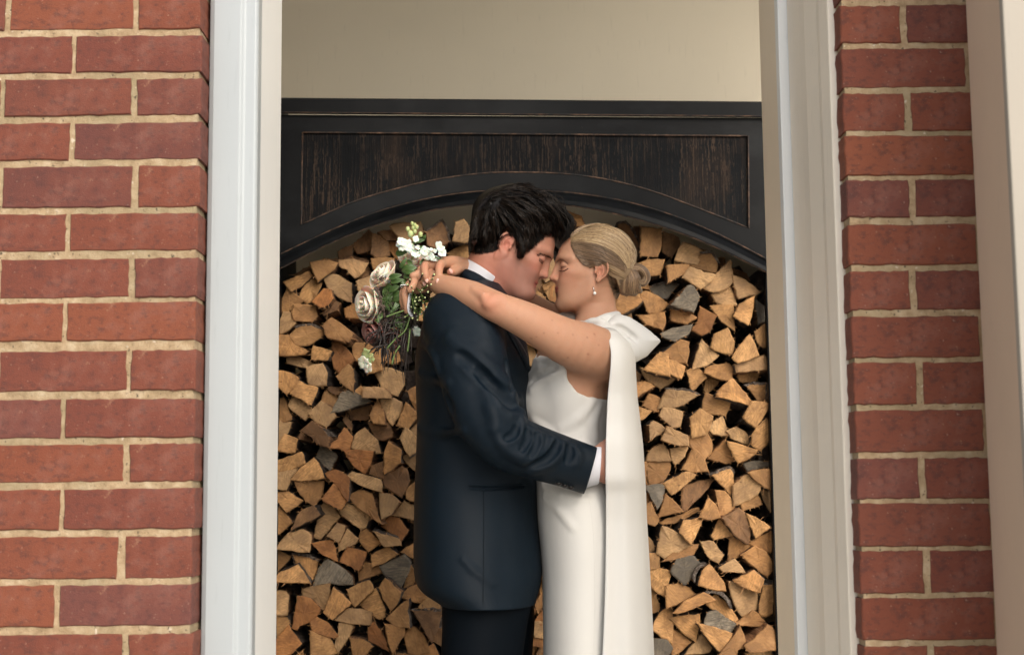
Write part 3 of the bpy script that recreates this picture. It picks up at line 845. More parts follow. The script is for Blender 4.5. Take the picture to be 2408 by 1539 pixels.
# labels: shape, colour, size, and the place in its own pile told by its neighbours
def shape_word(it):
    xs = [p.x for p in it['pts']]; zs = [p.z for p in it['pts']]
    w, h = max(xs) - min(xs), max(zs) - min(zs)
    if it['n'] == 3: s = 'wedge'
    elif w > 1.9 * h: s = 'flat slab'
    elif h > 1.8 * w: s = 'upright splinter'
    elif it['n'] == 4: s = 'four sided'
    elif it['n'] == 5: s = 'five sided'
    else: s = 'many sided'
    return s
def zone(it):
    u, v = it['d']
    if u < 1100:
        b = 'beside the left cabinet side' if u < 745 else ('in mid left pile' if u < 870 else "next to the dark jacket")
        if v < 880 and u >= 870: b = 'behind the bouquet'
        if u < 650: b = 'half behind the white casing'
        if v > 1420 and u > 980: b = 'by the groom\'s trousers'
    elif u < 1440:
        b = 'between the two figures' if v > 520 and u < 1350 else 'above the blond hair'
        if v > 1300: b = 'between trousers and dress'
    else:
        b = 'against the white cape' if u < 1600 else ('in mid right pile' if u < 1715 else 'beside the right cabinet side')
        if v < 740 and u < 1600: b = 'behind the hair bun'
    return b
ORD = ['topmost', 'second', 'third', 'fourth', 'fifth', 'sixth', 'seventh', 'eighth', 'ninth', 'tenth', 'eleventh', 'twelfth', 'thirteenth', 'fourteenth', 'fifteenth', 'sixteenth', 'seventeenth', 'eighteenth']
grp = {}
for it in log_items:
    sz = 'small' if it['A'] < .0018 else ('large' if it['A'] > .0042 else 'medium')
    it['desc'] = f"{sz} {TINT[it['tint']][1]} {shape_word(it)} split log" + (' with bark' if it['bark'] else '')
    it['zone'] = zone(it); grp.setdefault((it['desc'], it['zone']), []).append(it)
for (ds, zn), L in grp.items():
    L.sort(key=lambda q: q['d'][1])
    for k, it in enumerate(L):
        it['label'] = f"{ds} {zn}" if len(L) == 1 else f"{ds} {zn}, {ORD[k]} such" if k else f"{ds} {zn}, topmost such"
for it in log_items:
    o = it['mb'].build('firewood_log', [TINT[it['tint']][0], M_SIDE, M_BARK, M_FIB], None, False, it['c'])
    tag(o, it['label'], 'firewood log', 'split logs stacked in the cabinet')
# curved pieces of bark
for k, (pt, lab) in enumerate((([(1055, 590), (1025, 520), (1060, 420), (1130, 340), (1210, 330), (1215, 360), (1130, 400), (1080, 480), (1065, 590)], 'curled strip of bark standing on edge in the lower right pile'),
                (([(1190, 735), (1200, 700), (1320, 685), (1440, 720), (1530, 830), (1555, 940), (1530, 930), (1460, 810), (1380, 745), (1280, 725)]), 'arched strip of bark curling over a log in the lower right pile'))):
    pp = [P('H', u, v, LOGY - .015, CS) for u, v in pt]
    mb = MB(); mb.prism(pp, [p + Vector((.01, .2, 0)) for p in pp], 0)
    o = mb.build('bark_strip', M_BARK, None, False, sum(pp, Vector()) / len(pp)); tag(o, lab, 'bark', 'curled strips of bark')
# the unseen middle of the stack behind the couple, and an added filler layer that keeps the gaps deep inside dark
core = MB(); rr = random.Random(5)
def blob(cx, cy, rad, y, mi, L=.2):
    n = rr.choice([4, 5, 5, 6]); a0 = rr.random() * 6
    pp = [P('d', cx + math.cos(a0 + 2 * math.pi * i / n) * rad * rr.uniform(.75, 1.1), cy + math.sin(a0 + 2 * math.pi * i / n) * rad * rr.uniform(.75, 1.1), y, CS) for i in range(n)]
    core.prism(pp, [p + Vector((0, L, 0)) for p in pp], mi, 5)
for j in range(22):
    for i in range(9):
        u = 1010 + i * 56 + (j % 2) * 28 + rr.uniform(-5, 5); v = 640 + j * 50 + rr.uniform(-5, 5)
        if 985 < u < 1490 and v < 1800: blob(u, v, 33, LOGY + .02 + rr.uniform(0, .04), rr.choice([0, 0, 1, 2, 3]), .25)
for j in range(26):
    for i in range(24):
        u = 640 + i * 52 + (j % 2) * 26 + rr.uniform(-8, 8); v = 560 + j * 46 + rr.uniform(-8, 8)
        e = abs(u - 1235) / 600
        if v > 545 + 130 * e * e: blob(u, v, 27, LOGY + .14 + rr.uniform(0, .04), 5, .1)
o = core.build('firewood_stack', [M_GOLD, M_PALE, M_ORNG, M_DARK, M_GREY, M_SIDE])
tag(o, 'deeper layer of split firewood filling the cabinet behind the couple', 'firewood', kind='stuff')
# ================================================================== SCULPTING: distance fields -> one continuous mesh
class Sculpt:
    def __init__(s, lo, hi, h):
        s.lo = np.array(lo, float); s.h = h; s.n = np.ceil((np.array(hi) - s.lo) / h).astype(int) + 1
        s.F = np.full(s.n, .3, np.float32)
        s.ax = [np.float32(s.lo[i]) + np.arange(s.n[i], dtype=np.float32) * np.float32(h) for i in range(3)]
    def reg(s, lo, hi):
        a = np.clip(np.floor((np.array(lo, float) - s.lo) / s.h).astype(int), 0, s.n); b = np.clip(np.ceil((np.array(hi, float) - s.lo) / s.h).astype(int) + 1, 0, s.n)
        return tuple(slice(int(i), int(j)) for i, j in zip(a, b))
    def xyz(s, sl): return s.ax[0][sl[0]][:, None, None], s.ax[1][sl[1]][None, :, None], s.ax[2][sl[2]][None, None, :]
    def op(s, sl, d, k, mode):
        A = s.F[sl]
        if A.size == 0: return
        if mode == 'u':
            if k > 0: hh = np.maximum(k - np.abs(A - d), 0) / k; s.F[sl] = np.minimum(A, d) - hh * hh * k * .25
            else: s.F[sl] = np.minimum(A, d)
        elif mode in 'si':
            e = -d if mode == 's' else d
            if k > 0: hh = np.maximum(k - np.abs(A - e), 0) / k; s.F[sl] = np.maximum(A, e) + hh * hh * k * .25
            else: s.F[sl] = np.maximum(A, e)
    def ell(s, c, r, B=None, k=0.0, mode='u'):
        """ellipsoid; B = 3 orthonormal axis vectors"""
        c = np.array(c, float); r = np.array(r, float); pad = max(r) + k + 2 * s.h
        ke = 3 * k + 2 * s.h + (.8 * max(r) if k else 0)
        if B is None: e = r + ke
        else: e = np.sqrt(sum((np.array(B[i]) * r[i]) ** 2 for i in range(3))) + ke
        sl = s.reg(c - e, c + e); X, Y, Z = s.xyz(sl); X = X - np.float32(c[0]); Y = Y - np.float32(c[1]); Z = Z - np.float32(c[2])
        if B is None: q = [X / r[0], Y / r[1], Z / r[2]]
        else: q = [(X * np.float32(b[0]) + Y * np.float32(b[1]) + Z * np.float32(b[2])) / np.float32(rr) for b, rr in zip(B, r)]
        k0 = np.sqrt(q[0] ** 2 + q[1] ** 2 + q[2] ** 2); k1 = np.sqrt((q[0] / r[0]) ** 2 + (q[1] / r[1]) ** 2 + (q[2] / r[2]) ** 2) + 1e-9
        s.op(sl, (k0 * (k0 - 1) / k1).astype(np.float32), k, mode)
    def seg(s, a, b, ra, rb, k=0.0, mode='u', flat=None, pad=0.0):
        a = np.array(a, float); b = np.array(b, float); m = max(ra, rb) + k + pad + 2 * s.h
        sl = s.reg(np.minimum(a, b) - m, np.maximum(a, b) + m); X, Y, Z = s.xyz(sl)
        ab = b - a; L = float(ab @ ab) + 1e-12
        X = X - np.float32(a[0]); Y = Y - np.float32(a[1]); Z = Z - np.float32(a[2])
        t = np.clip((X * ab[0] + Y * ab[1] + Z * ab[2]) / L, 0, 1)
        dx, dy, dz = X - t * ab[0], Y - t * ab[1], Z - t * ab[2]
        if flat is not None:        # flatten along a unit vector by a factor
            n, f = flat; w = (dx * n[0] + dy * n[1] + dz * n[2]) * (f - 1)
            dx, dy, dz = dx + w * n[0], dy + w * n[1], dz + w * n[2]
        d = np.sqrt(dx * dx + dy * dy + dz * dz) - (ra + (rb - ra) * t)
        s.op(sl, d.astype(np.float32), k, mode)
    def chain(s, pts, rad, k=0.0, mode='u', flat=None, smooth=3):
        """tapered tube through pts (Catmull-Rom smoothed); one distance, so joints do not bulge"""
        P_, R_ = spline(pts, rad, smooth)
        m = max(R_) + 1.7 * k + 2 * s.h
        if mode == 'u' and len(P_) > 2:
            lo = np.min(P_, 0) - m; hi = np.max(P_, 0) + m; sl = s.reg(lo, hi)
            sub = Sculpt.__new__(Sculpt); sub.lo = np.array([s.ax[i][sl[i]][0] if sl[i].stop > sl[i].start else 0 for i in range(3)]); sub.h = s.h
            sub.n = np.array([q.stop - q.start for q in sl]); 
            if min(sub.n) <= 0: return
            sub.F = np.full(sub.n, .3, np.float32); sub.ax = [s.ax[i][sl[i]] for i in range(3)]
            for i in range(len(P_) - 1): sub.seg(P_[i], P_[i + 1], R_[i], R_[i + 1], 0, 'u', flat, 1.7 * k)
            # outside the tubes' own boxes the value .3 is far, which a smooth union leaves alone
            s.op(sl, sub.F, k, 'u')
        else:
            for i in range(len(P_) - 1): s.seg(P_[i], P_[i + 1], R_[i], R_[i + 1], k, mode, flat)
    def stack(s, rows, k=0.0, mode='u', pw=2.0, grow=0.0):
        """body lofted through level ellipses: rows of (z, x centre, y centre, rx, ry)"""
        rows = sorted(rows); zs = [r[0] for r in rows]; A = np.array(rows)
        m = k + 2 * s.h + grow
        sl = s.reg((min(A[:, 1] - A[:, 3]) - m, min(A[:, 2] - A[:, 4]) - m, zs[0] - m), (max(A[:, 1] + A[:, 3]) + m, max(A[:, 2] + A[:, 4]) + m, zs[-1] + m))
        X, Y, Z = s.xyz(sl); zz = Z.ravel()
        zi = np.linspace(zs[0], zs[-1], 200); ker = np.hanning(15); ker /= ker.sum()
        def col(i):
            c = np.interp(zi, zs, A[:, i]); c = np.convolve(np.pad(c, 7, 'edge'), ker, 'valid')
            return np.interp(zz, zi, c).astype(np.float32)[None, None, :]
        cx, cy, rx, ry = col(1), col(2), col(3) + np.float32(grow), col(4) + np.float32(grow)
        q = (np.abs((X - cx) / rx) ** pw + np.abs((Y - cy) / ry) ** pw) ** np.float32(1 / pw)
        g = np.sqrt(((X - cx) / rx ** 2) ** 2 + ((Y - cy) / ry ** 2) ** 2) + 1e-6
        d = np.where(q > .3, (q - 1) * np.maximum(q, .3) / g, -.7 * np.minimum(rx, ry))
        d = np.clip(d, -.2, .3)
        d = np.maximum(d, np.maximum(zs[0] - Z, Z - zs[-1]))
        s.op(sl, d.astype(np.float32), k, mode)
    def puff(s, w, poly, y, T, rim=.02, k=0.0, mode='u', sl_=0.0, tilt=0.0, yz=0.0):
        """cushion over a flat outline traced on the upright plane y (+ sl_*x + yz*z): half thickness T, rounded to the rim"""
        pp = np.array([tuple(P(w, u, v, y, 0)) for u, v in poly]); px, pz = pp[:, 0], pp[:, 2]
        m = T + k + 2 * s.h
        cx, cz = px.mean(), pz.mean(); e = abs(sl_) * (px.max() - px.min()) + abs(yz) * (pz.max() - pz.min())
        sl = s.reg((px.min() - m, y - m - e, pz.min() - m), (px.max() + m, y + m + e, pz.max() + m)); X, Y, Z = s.xyz(sl)
        x2, z2 = X[:, :, 0], Z[0]; x2 = X[:, 0, 0][:, None]; z2 = Z[0, 0, :][None, :]
        d2 = np.full((x2.shape[0], z2.shape[1]), 9.0); sg = np.ones_like(d2)
        for i in range(len(px)):
            ax, az, bx, bz = px[i], pz[i], px[(i + 1) % len(px)], pz[(i + 1) % len(px)]
            ex, ez = bx - ax, bz - az; t = np.clip(((x2 - ax) * ex + (z2 - az) * ez) / (ex * ex + ez * ez + 1e-12), 0, 1)
            d2 = np.minimum(d2, np.hypot(x2 - ax - t * ex, z2 - az - t * ez))
            c = ((az > z2) != (bz > z2)) & (x2 < ex * (z2 - az) / (ez + (1e-12 if ez >= 0 else -1e-12)) + ax)
            sg = np.where(c, -sg, sg)
        d2 = d2 * sg
        th = T * np.sqrt(np.clip(1 - (1 - np.clip(-d2 / rim, 0, 1)) ** 2, 0, 1))
        yc = y + sl_ * (x2 - cx) + yz * (z2 - cz)
        dy = np.abs(Y - yc[:, None, :]) - th[:, None, :]
        d = np.where(d2[:, None, :] > 0, np.sqrt(d2[:, None, :] ** 2 + np.maximum(np.abs(Y - yc[:, None, :]), 0) ** 2), np.maximum(dy * .8, -.03))
        s.op(sl, d.astype(np.float32), k, mode)
    def prism(s, w, poly, y0, y1, mode='s', k=0.0):
        """cut (or keep) what lies behind an outline between the depths y0 and y1; the cut runs straight back"""
        yc = y0; pp = np.array([tuple(P(w, u, v, (y0 + y1) / 2, 0)) for u, v in poly]); px, pz = pp[:, 0], pp[:, 2]; m = k + 3 * s.h + .01
        sl = s.reg((px.min() - m, y0, pz.min() - m), (px.max() + m, y1, pz.max() + m)); X, Y, Z = s.xyz(sl)
        x2 = X[:, 0, 0][:, None]; z2 = Z[0, 0, :][None, :]; d2 = np.full((x2.shape[0], z2.shape[1]), 9.0); sg = np.ones_like(d2)
        for i in range(len(px)):
            ax, az, bx, bz = px[i], pz[i], px[(i + 1) % len(px)], pz[(i + 1) % len(px)]
            ex, ez = bx - ax, bz - az; t = np.clip(((x2 - ax) * ex + (z2 - az) * ez) / (ex * ex + ez * ez + 1e-12), 0, 1)
            d2 = np.minimum(d2, np.hypot(x2 - ax - t * ex, z2 - az - t * ez))
            c = ((az > z2) != (bz > z2)) & (x2 < ex * (z2 - az) / (ez + (1e-12 if ez >= 0 else -1e-12)) + ax)
            sg = np.where(c, -sg, sg)
        d = np.broadcast_to((d2 * sg)[:, None, :], (x2.shape[0], Y.shape[1], z2.shape[1])).astype(np.float32)
        s.op(sl, d, k, mode)
    def plane(s, p, n, k=0.0):
        """remove everything on the side n points to"""
        X, Y, Z = s.ax[0][:, None, None], s.ax[1][None, :, None], s.ax[2][None, None, :]
        d = (X - p[0]) * n[0] + (Y - p[1]) * n[1] + (Z - p[2]) * n[2]; s.F = np.maximum(s.F, d.astype(np.float32))
    def at(s, p):
        qx, qy, qz = (p[0] - s.lo[0]) / s.h, (p[1] - s.lo[1]) / s.h, (p[2] - s.lo[2]) / s.h
        nx, ny, nz = s.n; qx = min(max(qx, 0), nx - 1.001); qy = min(max(qy, 0), ny - 1.001); qz = min(max(qz, 0), nz - 1.001)
        i, j, k = int(qx), int(qy), int(qz); a, b, c = qx - i, qy - j, qz - k; F = s.F[i:i + 2, j:j + 2, k:k + 2]
        G = F[0] * (1 - a) + F[1] * a; H = G[0] * (1 - b) + G[1] * b; return float(H[0] * (1 - c) + H[1] * c)
    def hit(s, w, u, v, y0=None, y1=None, push=0.0):
        """first surface the sight line through (u, v) meets; push sets the point that far in front of it"""
        d = ray(w, u, v); d = d / d.y; o = Vector((0, 0, CAMZ))
        y = s.lo[1] if y0 is None else y0; ye = s.lo[1] + s.h * s.n[1] if y1 is None else y1
        while y < ye:
            f = s.at(tuple(o + d * y))
            if f < 0:
                b0, b1 = y - .021, y
                for _ in range(7):
                    m_ = (b0 + b1) / 2
                    if s.at(tuple(o + d * m_)) < 0: b1 = m_
                    else: b0 = m_
                return o + d * (b1 - push)
            y += max(s.h * .5, min(f * .7, .02))
        return None
    def mesh(s):
        F = s.F; ins = F < 0; n = F.shape
        c = [ins[i:n[0] - 1 + i, j:n[1] - 1 + j, k:n[2] - 1 + k] for i in (0, 1) for j in (0, 1) for k in (0, 1)]
        cnt = sum(q.astype(np.int8) for q in c); act = (cnt > 0) & (cnt < 8)
        I, J, K = np.nonzero(act); idx = np.full(act.shape, -1, np.int32); idx[I, J, K] = np.arange(len(I))
        off = [(a, b, e) for a in (0, 1) for b in (0, 1) for e in (0, 1)]
        val = [F[I + a, J + b, K + e] for a, b, e in off]
        acc = np.zeros((len(I), 3)); num = np.zeros(len(I))
        for p in range(8):
            for ax_, st in ((0, 4), (1, 2), (2, 1)):
                if off[p][ax_] == 0:
                    q = p + st; a, b = val[p], val[q]; m = (a < 0) != (b < 0)
                    t = np.where(m, a / np.where(m, a - b, 1), 0)
                    pos = np.array(off[p], float)[None, :].repeat(len(I), 0); pos[:, ax_] += t
                    acc += pos * m[:, None]; num += m
        V = (np.stack([I, J, K], 1) + acc / num[:, None]) * s.h + s.lo
        faces = []
        for ax_ in range(3):
            a = [slice(None)] * 3; b = [slice(None)] * 3; a[ax_] = slice(0, -1); b[ax_] = slice(1, None)
            ch = ins[tuple(a)] != ins[tuple(b)]; o1, o2 = [(1, 2), (2, 0), (0, 1)][ax_]
            g = np.argwhere(ch); g = g[(g[:, o1] > 0) & (g[:, o2] > 0) & (g[:, o1] < n[o1] - 1) & (g[:, o2] < n[o2] - 1)]
            fl = ins[tuple(a)][tuple(g.T)]
            def cell(d1, d2):
                q = g.copy(); q[:, o1] -= d1; q[:, o2] -= d2; return idx[tuple(q.T)]
            f = np.stack([cell(1, 1), cell(0, 1), cell(0, 0), cell(1, 0)], 1)
            f[~fl] = f[~fl][:, ::-1]; faces.append(f)
        return V, np.concatenate(faces)
def spline(pts, rad, sub=3):
    pts = [np.array(p, float) for p in pts]; n = len(pts)
    if not isinstance(rad, (list, tuple)): rad = [rad] * n
    if n < 3 or sub <= 1: return pts, list(rad)
    Pn, Rn = [], []
    for i in range(n - 1):
        p0, p1, p2, p3 = pts[max(i - 1, 0)], pts[i], pts[i + 1], pts[min(i + 2, n - 1)]
        for j in range(sub):
            t = j / sub
            Pn.append(.5 * ((2 * p1) + (p2 - p0) * t + (2 * p0 - 5 * p1 + 4 * p2 - p3) * t * t + (3 * p1 - p0 - 3 * p2 + p3) * t ** 3)); Rn.append(rad[i] + (rad[i + 1] - rad[i]) * t)
    return Pn + [pts[-1]], Rn + [rad[-1]]
def np_mesh(name, V, Fq, mtl, parent, cols=None, smooth=True):
    me = bpy.data.meshes.new(name); nf = len(Fq)
    if parent is not None: V = V - np.array(parent.location)
    me.vertices.add(len(V)); me.vertices.foreach_set('co', V.astype(np.float32).ravel())
    w = Fq.shape[1]
    me.loops.add(nf * w); me.loops.foreach_set('vertex_index', Fq.astype(np.int32).ravel())
    me.polygons.add(nf); me.polygons.foreach_set('loop_start', np.arange(0, nf * w, w, dtype=np.int32)); me.polygons.foreach_set('loop_total', np.full(nf, w, np.int32))
    me.update(calc_edges=True); me.validate()
    if smooth: me.polygons.foreach_set('use_smooth', [True] * len(me.polygons))
    for q in (mtl if isinstance(mtl, (list, tuple)) else [mtl]): me.materials.append(q)
    if cols is not None:
        at = me.color_attributes.new('tone', 'FLOAT_COLOR', 'POINT')
        at.data.foreach_set('color', np.concatenate([cols, np.ones((len(cols), 1))], 1).astype(np.float32).ravel())
    o = bpy.data.objects.new(name, me); return link(o, parent)
class Frame:
    """head frame: x forward, y to the near side (towards the camera), z up; units of centimetres times scale"""
    def __init__(s, O, pitch, yaw, side, scale):
        # side +1: looks towards +X
        f = np.array([side * math.cos(pitch) * math.cos(yaw), -math.sin(yaw) * math.cos(pitch), math.sin(pitch)])
        near = np.array([0, -1.0, 0]); near = near - f * (near @ f); near /= np.linalg.norm(near)
        u = np.cross(f, near) ; u = u if u[2] > 0 else -u
        s.f, s.n, s.u, s.O, s.k = f, near, u, np.array(O), scale * .01
    def w(s, x, y, z): return s.O + (s.f * x + s.n * y + s.u * z) * s.k
    def loc(s, V):
        q = (V - s.O) / s.k; return q @ s.f, q @ s.n, q @ s.u
    def ell(s, g, c, r, k=0, mode='u', both=False, rot=None):
        for sg in ((1, -1) if both else (1,)):
            B = [s.f, s.n, s.u]
            if rot is not None:
                ax_, an = rot; an = an * (sg if ax_ != 'y' else 1); ca, sa = math.cos(an), math.sin(an)
                if ax_ == 'y': B = [s.f * ca + s.u * sa, s.n, -s.f * sa + s.u * ca]
                elif ax_ == 'z': B = [s.f * ca + s.n * sa, -s.f * sa + s.n * ca, s.u]
                else: B = [s.f, s.n * ca + s.u * sa, -s.n * sa + s.u * ca]
            g.ell(s.w(c[0], c[1] * sg, c[2]), np.array(r) * s.k, B, k * s.k, mode)
    def chain(s, g, pts, rad, k=0, mode='u', both=False, flat=None):
        for sg in ((1, -1) if both else (1,)):
            rr = [q * s.k for q in rad] if isinstance(rad, (list, tuple)) else rad * s.k
            g.chain([s.w(a, b * sg, c) for a, b, c in pts], rr, k * s.k, mode, flat)
# ================================================================== THE COUPLE
MY = 3.45                                     # depth of the couple's middle
def skin_mat(name, base, red):
    m = mat(name, base, .55); g = NG(m); c = g.co()
    a = g.n('VertexColor'); a.layer_name = 'tone'
    n = g.noise(c, 26, 4, .6); col = g.mix(g.math('MULTIPLY', n, .30), a.outputs[0], red)
    fine = g.noise(c, 420, 3, .6)
    col = g.mix(g.ramp(fine, [(.55, 0.0), (.75, .22)]), col, tuple(v * .6 for v in red))
    g.col(col); b = g.b
    b.inputs['Subsurface Weight'].default_value = .18; b.inputs['Subsurface Radius'].default_value = (1.0, .35, .2); b.inputs['Subsurface Scale'].default_value = .008
    b.inputs['Specular IOR Level'].default_value = .30
    g.rough(g.ramp(g.noise(c, 60, 3), [(.3, .48), (.7, .64)])); g.bump(g.math('ADD', fine, g.noise(c, 900, 2)), .30, .0008); return m
M_SKIN_W = skin_mat('tanned_skin', (.46, .25, .15), (.42, .16, .09))
M_SKIN_M = skin_mat('flushed_skin', (.44, .22, .15), (.42, .12, .085))
def head(g, F, male):
    """face, skull and near ear of a head; F is its frame"""
    E_, C = lambda *a, **k: F.ell(g, *a, **k), lambda *a, **k: F.chain(g, *a, **k)
    jw = 1.0 if male else .0
    E_((-1.4, 0, 5.0), (9.2, 7.2, 7.8)); E_((3.5, 0, 4.5), (6.9, 6.3, 6.6), 1.6)
    E_((4.7, 0, -1.2), (5.2, 5.6, 6.2), 2.2); E_((3.7, 0, -5.2), (5.3, 4.7 + .3 * jw, 3.9), 2.2)
    C([(1.2, 4.6, -1.5), (1.6, 4.9 + .3 * jw, -5.2), (4.5, 3.7 + .3 * jw, -7.9), (8.5, 1.2, -8.9)], [1.3, 1.5, 1.25 + .1 * jw, 1.1], 2.6, both=True)
    E_((8.65, 0, -8.0), (1.6, 1.9 + .3 * jw, 1.5), 1.9)
    E_((6.4, 4.2, -.2), (2.7, 1.9, 1.6), 1.8, both=True)                      # cheekbones
    E_((7.5, 2.8, -2.6), (2.4, 2.0, 2.3), 1.8, both=True)                      # cheeks
    E_((6.9, 2.1, -6.4), (2.7, 2.1, 2.8), 1.9, both=True)
    C([(9.75, .8, 3.6), (9.25, 3.1, 4.1), (7.2, 5.1, 3.4)], [.75 + .2 * jw, .7 + .2 * jw, .6], 1.6, both=True)
    E_((10.8, 3.2, 1.9), (1.5, 1.8, 1.15), 1.1, 's', both=True)
    E_((8.5, 3.1, 1.75), (1.36, 1.5, 1.25), .35, both=True)                 # closed lids
    C([(9.25, 1.7, 2.45), (9.9, 3.05, 2.75), (8.95, 4.6, 2.35)], .10, .3, 's', both=True)    # lid crease
    C([(9.5, 1.85, 1.35), (9.9, 3.05, 1.12), (9.05, 4.5, 1.3)], .09, .14, 's', both=True)   # lash line
    # nose
    C([(9.6, 0, 3.1), (10.3, 0, 1.7), (10.9, 0, .3), (11.5, 0, -1.05)], [.72, .60, .62, .66], 1.1)
    E_((9.8, 0, .2), (1.5, .78 + .1 * jw, 2.3), .9); E_((9.6, .0, -1.3), (1.6, 1.15 + .1 * jw, .9), .7)
    E_((11.45, 0, -1.35), (.85, .74 + .08 * jw, .70), .7); E_((10.25, 1.0 + .08 * jw, -1.65), (1.0, .50 + .06 * jw, .66), .55, both=True)
    C([(9.6, 0, -1.5), (10.8, 0, -2.0)], .55, .6)
    C([(9.25, 1.6, -1.1), (9.15, 1.75, -1.8), (9.4, 1.5, -2.35)], .10, .35, 's', both=True)
    E_((10.75, .52, -2.4), (.60, .24, .34), .25, 's', both=True)
    # mouth
    E_((8.0, 0, -4.4), (2.45, 3.1, 2.5), 1.6)
    C([(8.85, 2.3, -4.38), (9.85, 1.2, -4.08), (10.2, .3, -3.92), (10.2, -.3, -3.92), (9.85, -1.2, -4.08), (8.85, -2.3, -4.38)], [.20, .40, .46, .46, .40, .20], .45)
    C([(8.9, 2.1, -4.7), (9.75, 1.1, -5.0), (10.05, 0, -5.08), (9.75, -1.1, -5.0), (8.9, -2.1, -4.7)], [.20, .43, .54, .43, .20], .45)
    C([(8.6, 2.9, -4.30), (9.7, 1.7, -4.50), (10.8, .5, -4.55), (10.8, -.5, -4.55), (9.7, -1.7, -4.50), (8.6, -2.9, -4.30)], .11, .22, 's')
    E_((11.15, 0, -6.35), (.9, 1.8, .6), 1.2, 's')
    # ears
    for sg in (1, -1):
        y0 = (6.7 + .35 * jw) * sg
        F.ell(g, (-.7, y0 + .5 * sg, .5), (1.6, .42, 2.55), .3, rot=('y', -.15))
        F.chain(g, [(.75, y0 + .35 * sg, .7), (.85, y0 + .6 * sg, 1.9), (.2, y0 + .9 * sg, 2.95), (-1.1, y0 + 1.35 * sg, 3.05), (-2.1, y0 + 1.7 * sg, 2.0), (-2.3, y0 + 1.7 * sg, .4), (-1.7, y0 + 1.35 * sg, -1.1), (-.5, y0 + .8 * sg, -2.1)], [.26, .30, .32, .34, .34, .30, .26, .26], .12)
        F.ell(g, (.0, y0 + .62 * sg, -2.1), (.74, .38, .85), .3)
        F.ell(g, (-.15, y0 + 1.3 * sg, .0), (.95, .95, 1.15), .25, 's')
        F.ell(g, (-.5, y0 + 1.25 * sg, 1.9), (.75, .5, .55), .25, 's')
        F.chain(g, [(-.4, y0 + .9 * sg, 2.2), (-1.25, y0 + 1.0 * sg, 1.0), (-1.1, y0 + .95 * sg, -.5), (-.3, y0 + .8 * sg, -1.4)], [.2, .27, .27, .24], .2)
        F.ell(g, (.85, y0 + .75 * sg, -.1), (.38, .35, .6), .2)
def gauss(d2, r): return np.exp(-d2 / (r * r))
def head_tone(F, V, C, male):
    x, y, z = F.loc(V); ya = np.abs(y)
    near = (x > -4) & (z < 9) & (z > -12) & (ya < 9.5) & (x < 14) & (x * x + y * y < 230)
    def blend(w, c): 
        w = (np.clip(w, 0, 1) * near)[:, None]; C[:] = C * (1 - w) + np.array(c) * w
    red = (.54, .20, .145) if male else (.54, .23, .15)
    blend(.55 * gauss((x - 8.0) ** 2 + (ya - 4.4) ** 2 + (z + 1.3) ** 2, 2.6), red)
    blend(.55 * gauss((x - 11) ** 2 + y ** 2 + (z + 1.3) ** 2, 1.5), red)
    blend(.7 * gauss((x + .6) ** 2 / 4 + (ya - 7.6) ** 2 / 2 + (z - .5) ** 2 / 9, 1.0), red)
    if male:
        st = np.clip((-z - 1.2) / 1.6, 0, 1) * np.clip((x + .5) / 1.5, 0, 1) * (1 - gauss((x - 10.0) ** 2 + y ** 2 * .4 + (z + 4.5) ** 2 * 2, 1.2)); blend(.48 * st, (.22, .135, .12))
    lip = gauss(((z + 4.55) / .95) ** 2 + (ya / 2.6) ** 6, 1.0) * (x > 8.2); lp = (.40, .125, .105) if male else (.37, .095, .085)
    blend(1.5 * lip - .15, lp)
    blend(1.2 * gauss(((z + 4.53) / .16) ** 2 + (ya / 2.6) ** 6, 1.0) * (x > 8), (.13, .03, .025))
    lid = gauss((x - 9.4) ** 2 / 2 + (ya - 3.15) ** 2 / 2.4 + (z - 2.0) ** 2, .9); blend(.40 * lid, (.28, .13, .09) if not male else (.36, .15, .11))
    lash = gauss(((z - 1.14 - .06 * (ya - 3.1) ** 2) / .17) ** 2, 1) * (ya > 1.9) * (ya < 4.75) * (x > 7.6); blend(.9 * lash, (.02, .012, .01))
    return C
# ------------------------------------------------------------------ bride: skin
def f3(w, u, v, y): return tuple(P(w, u, v, y))
FW = Frame(f3('f', 1596, 940, MY), R(3), R(5), -1, .90)
FM = Frame(f3('f', 861, 732, MY), R(-29), R(4), 1, .93)
lo, hi = P('d', 950, 1560, MY), P('d', 1600, 440, MY)
gw = Sculpt((lo.x, 3.13, P('d', 1200, 1010, MY).z), (P('d', 1545, 800, MY).x, 3.72, hi.z), .0021)
head(gw, FW, False)
gw.chain([f3('f', 1590, 1060, MY + .005), f3('f', 1622, 1200, MY + .005), f3('f', 1610, 1420, MY)], [.050, .0445, .056], .02)
gw.chain([f3('f', 1500, 1100, MY), f3('f', 1560, 1290, MY - .012), f3('f', 1580, 1400, MY - .02)], [.02, .018, .02], .03)
torso_w = [(P('t', 0, v, MY).z, (P('t', a, v, MY).x + P('t', b, v, MY).x) / 2, MY, abs(P('t', b, v, MY).x - P('t', a, v, MY).x) / 2, ry) for v, a, b, ry in
           [(330, 1120, 1430, .085), (400, 1010, 1490, .125), (500, 905, 1500, .150), (620, 868, 1490, .158), (740, 858, 1470, .158), (860, 848, 1452, .152), (960, 862, 1436, .140), (1060, 880, 1420, .130), (1150, 885, 1410, .127), (1260, 890, 1430, .135), (1400, 905, 1480, .158), (1539, 910, 1520, .175)]]
gw.stack(torso_w, .03, grow=-.003)
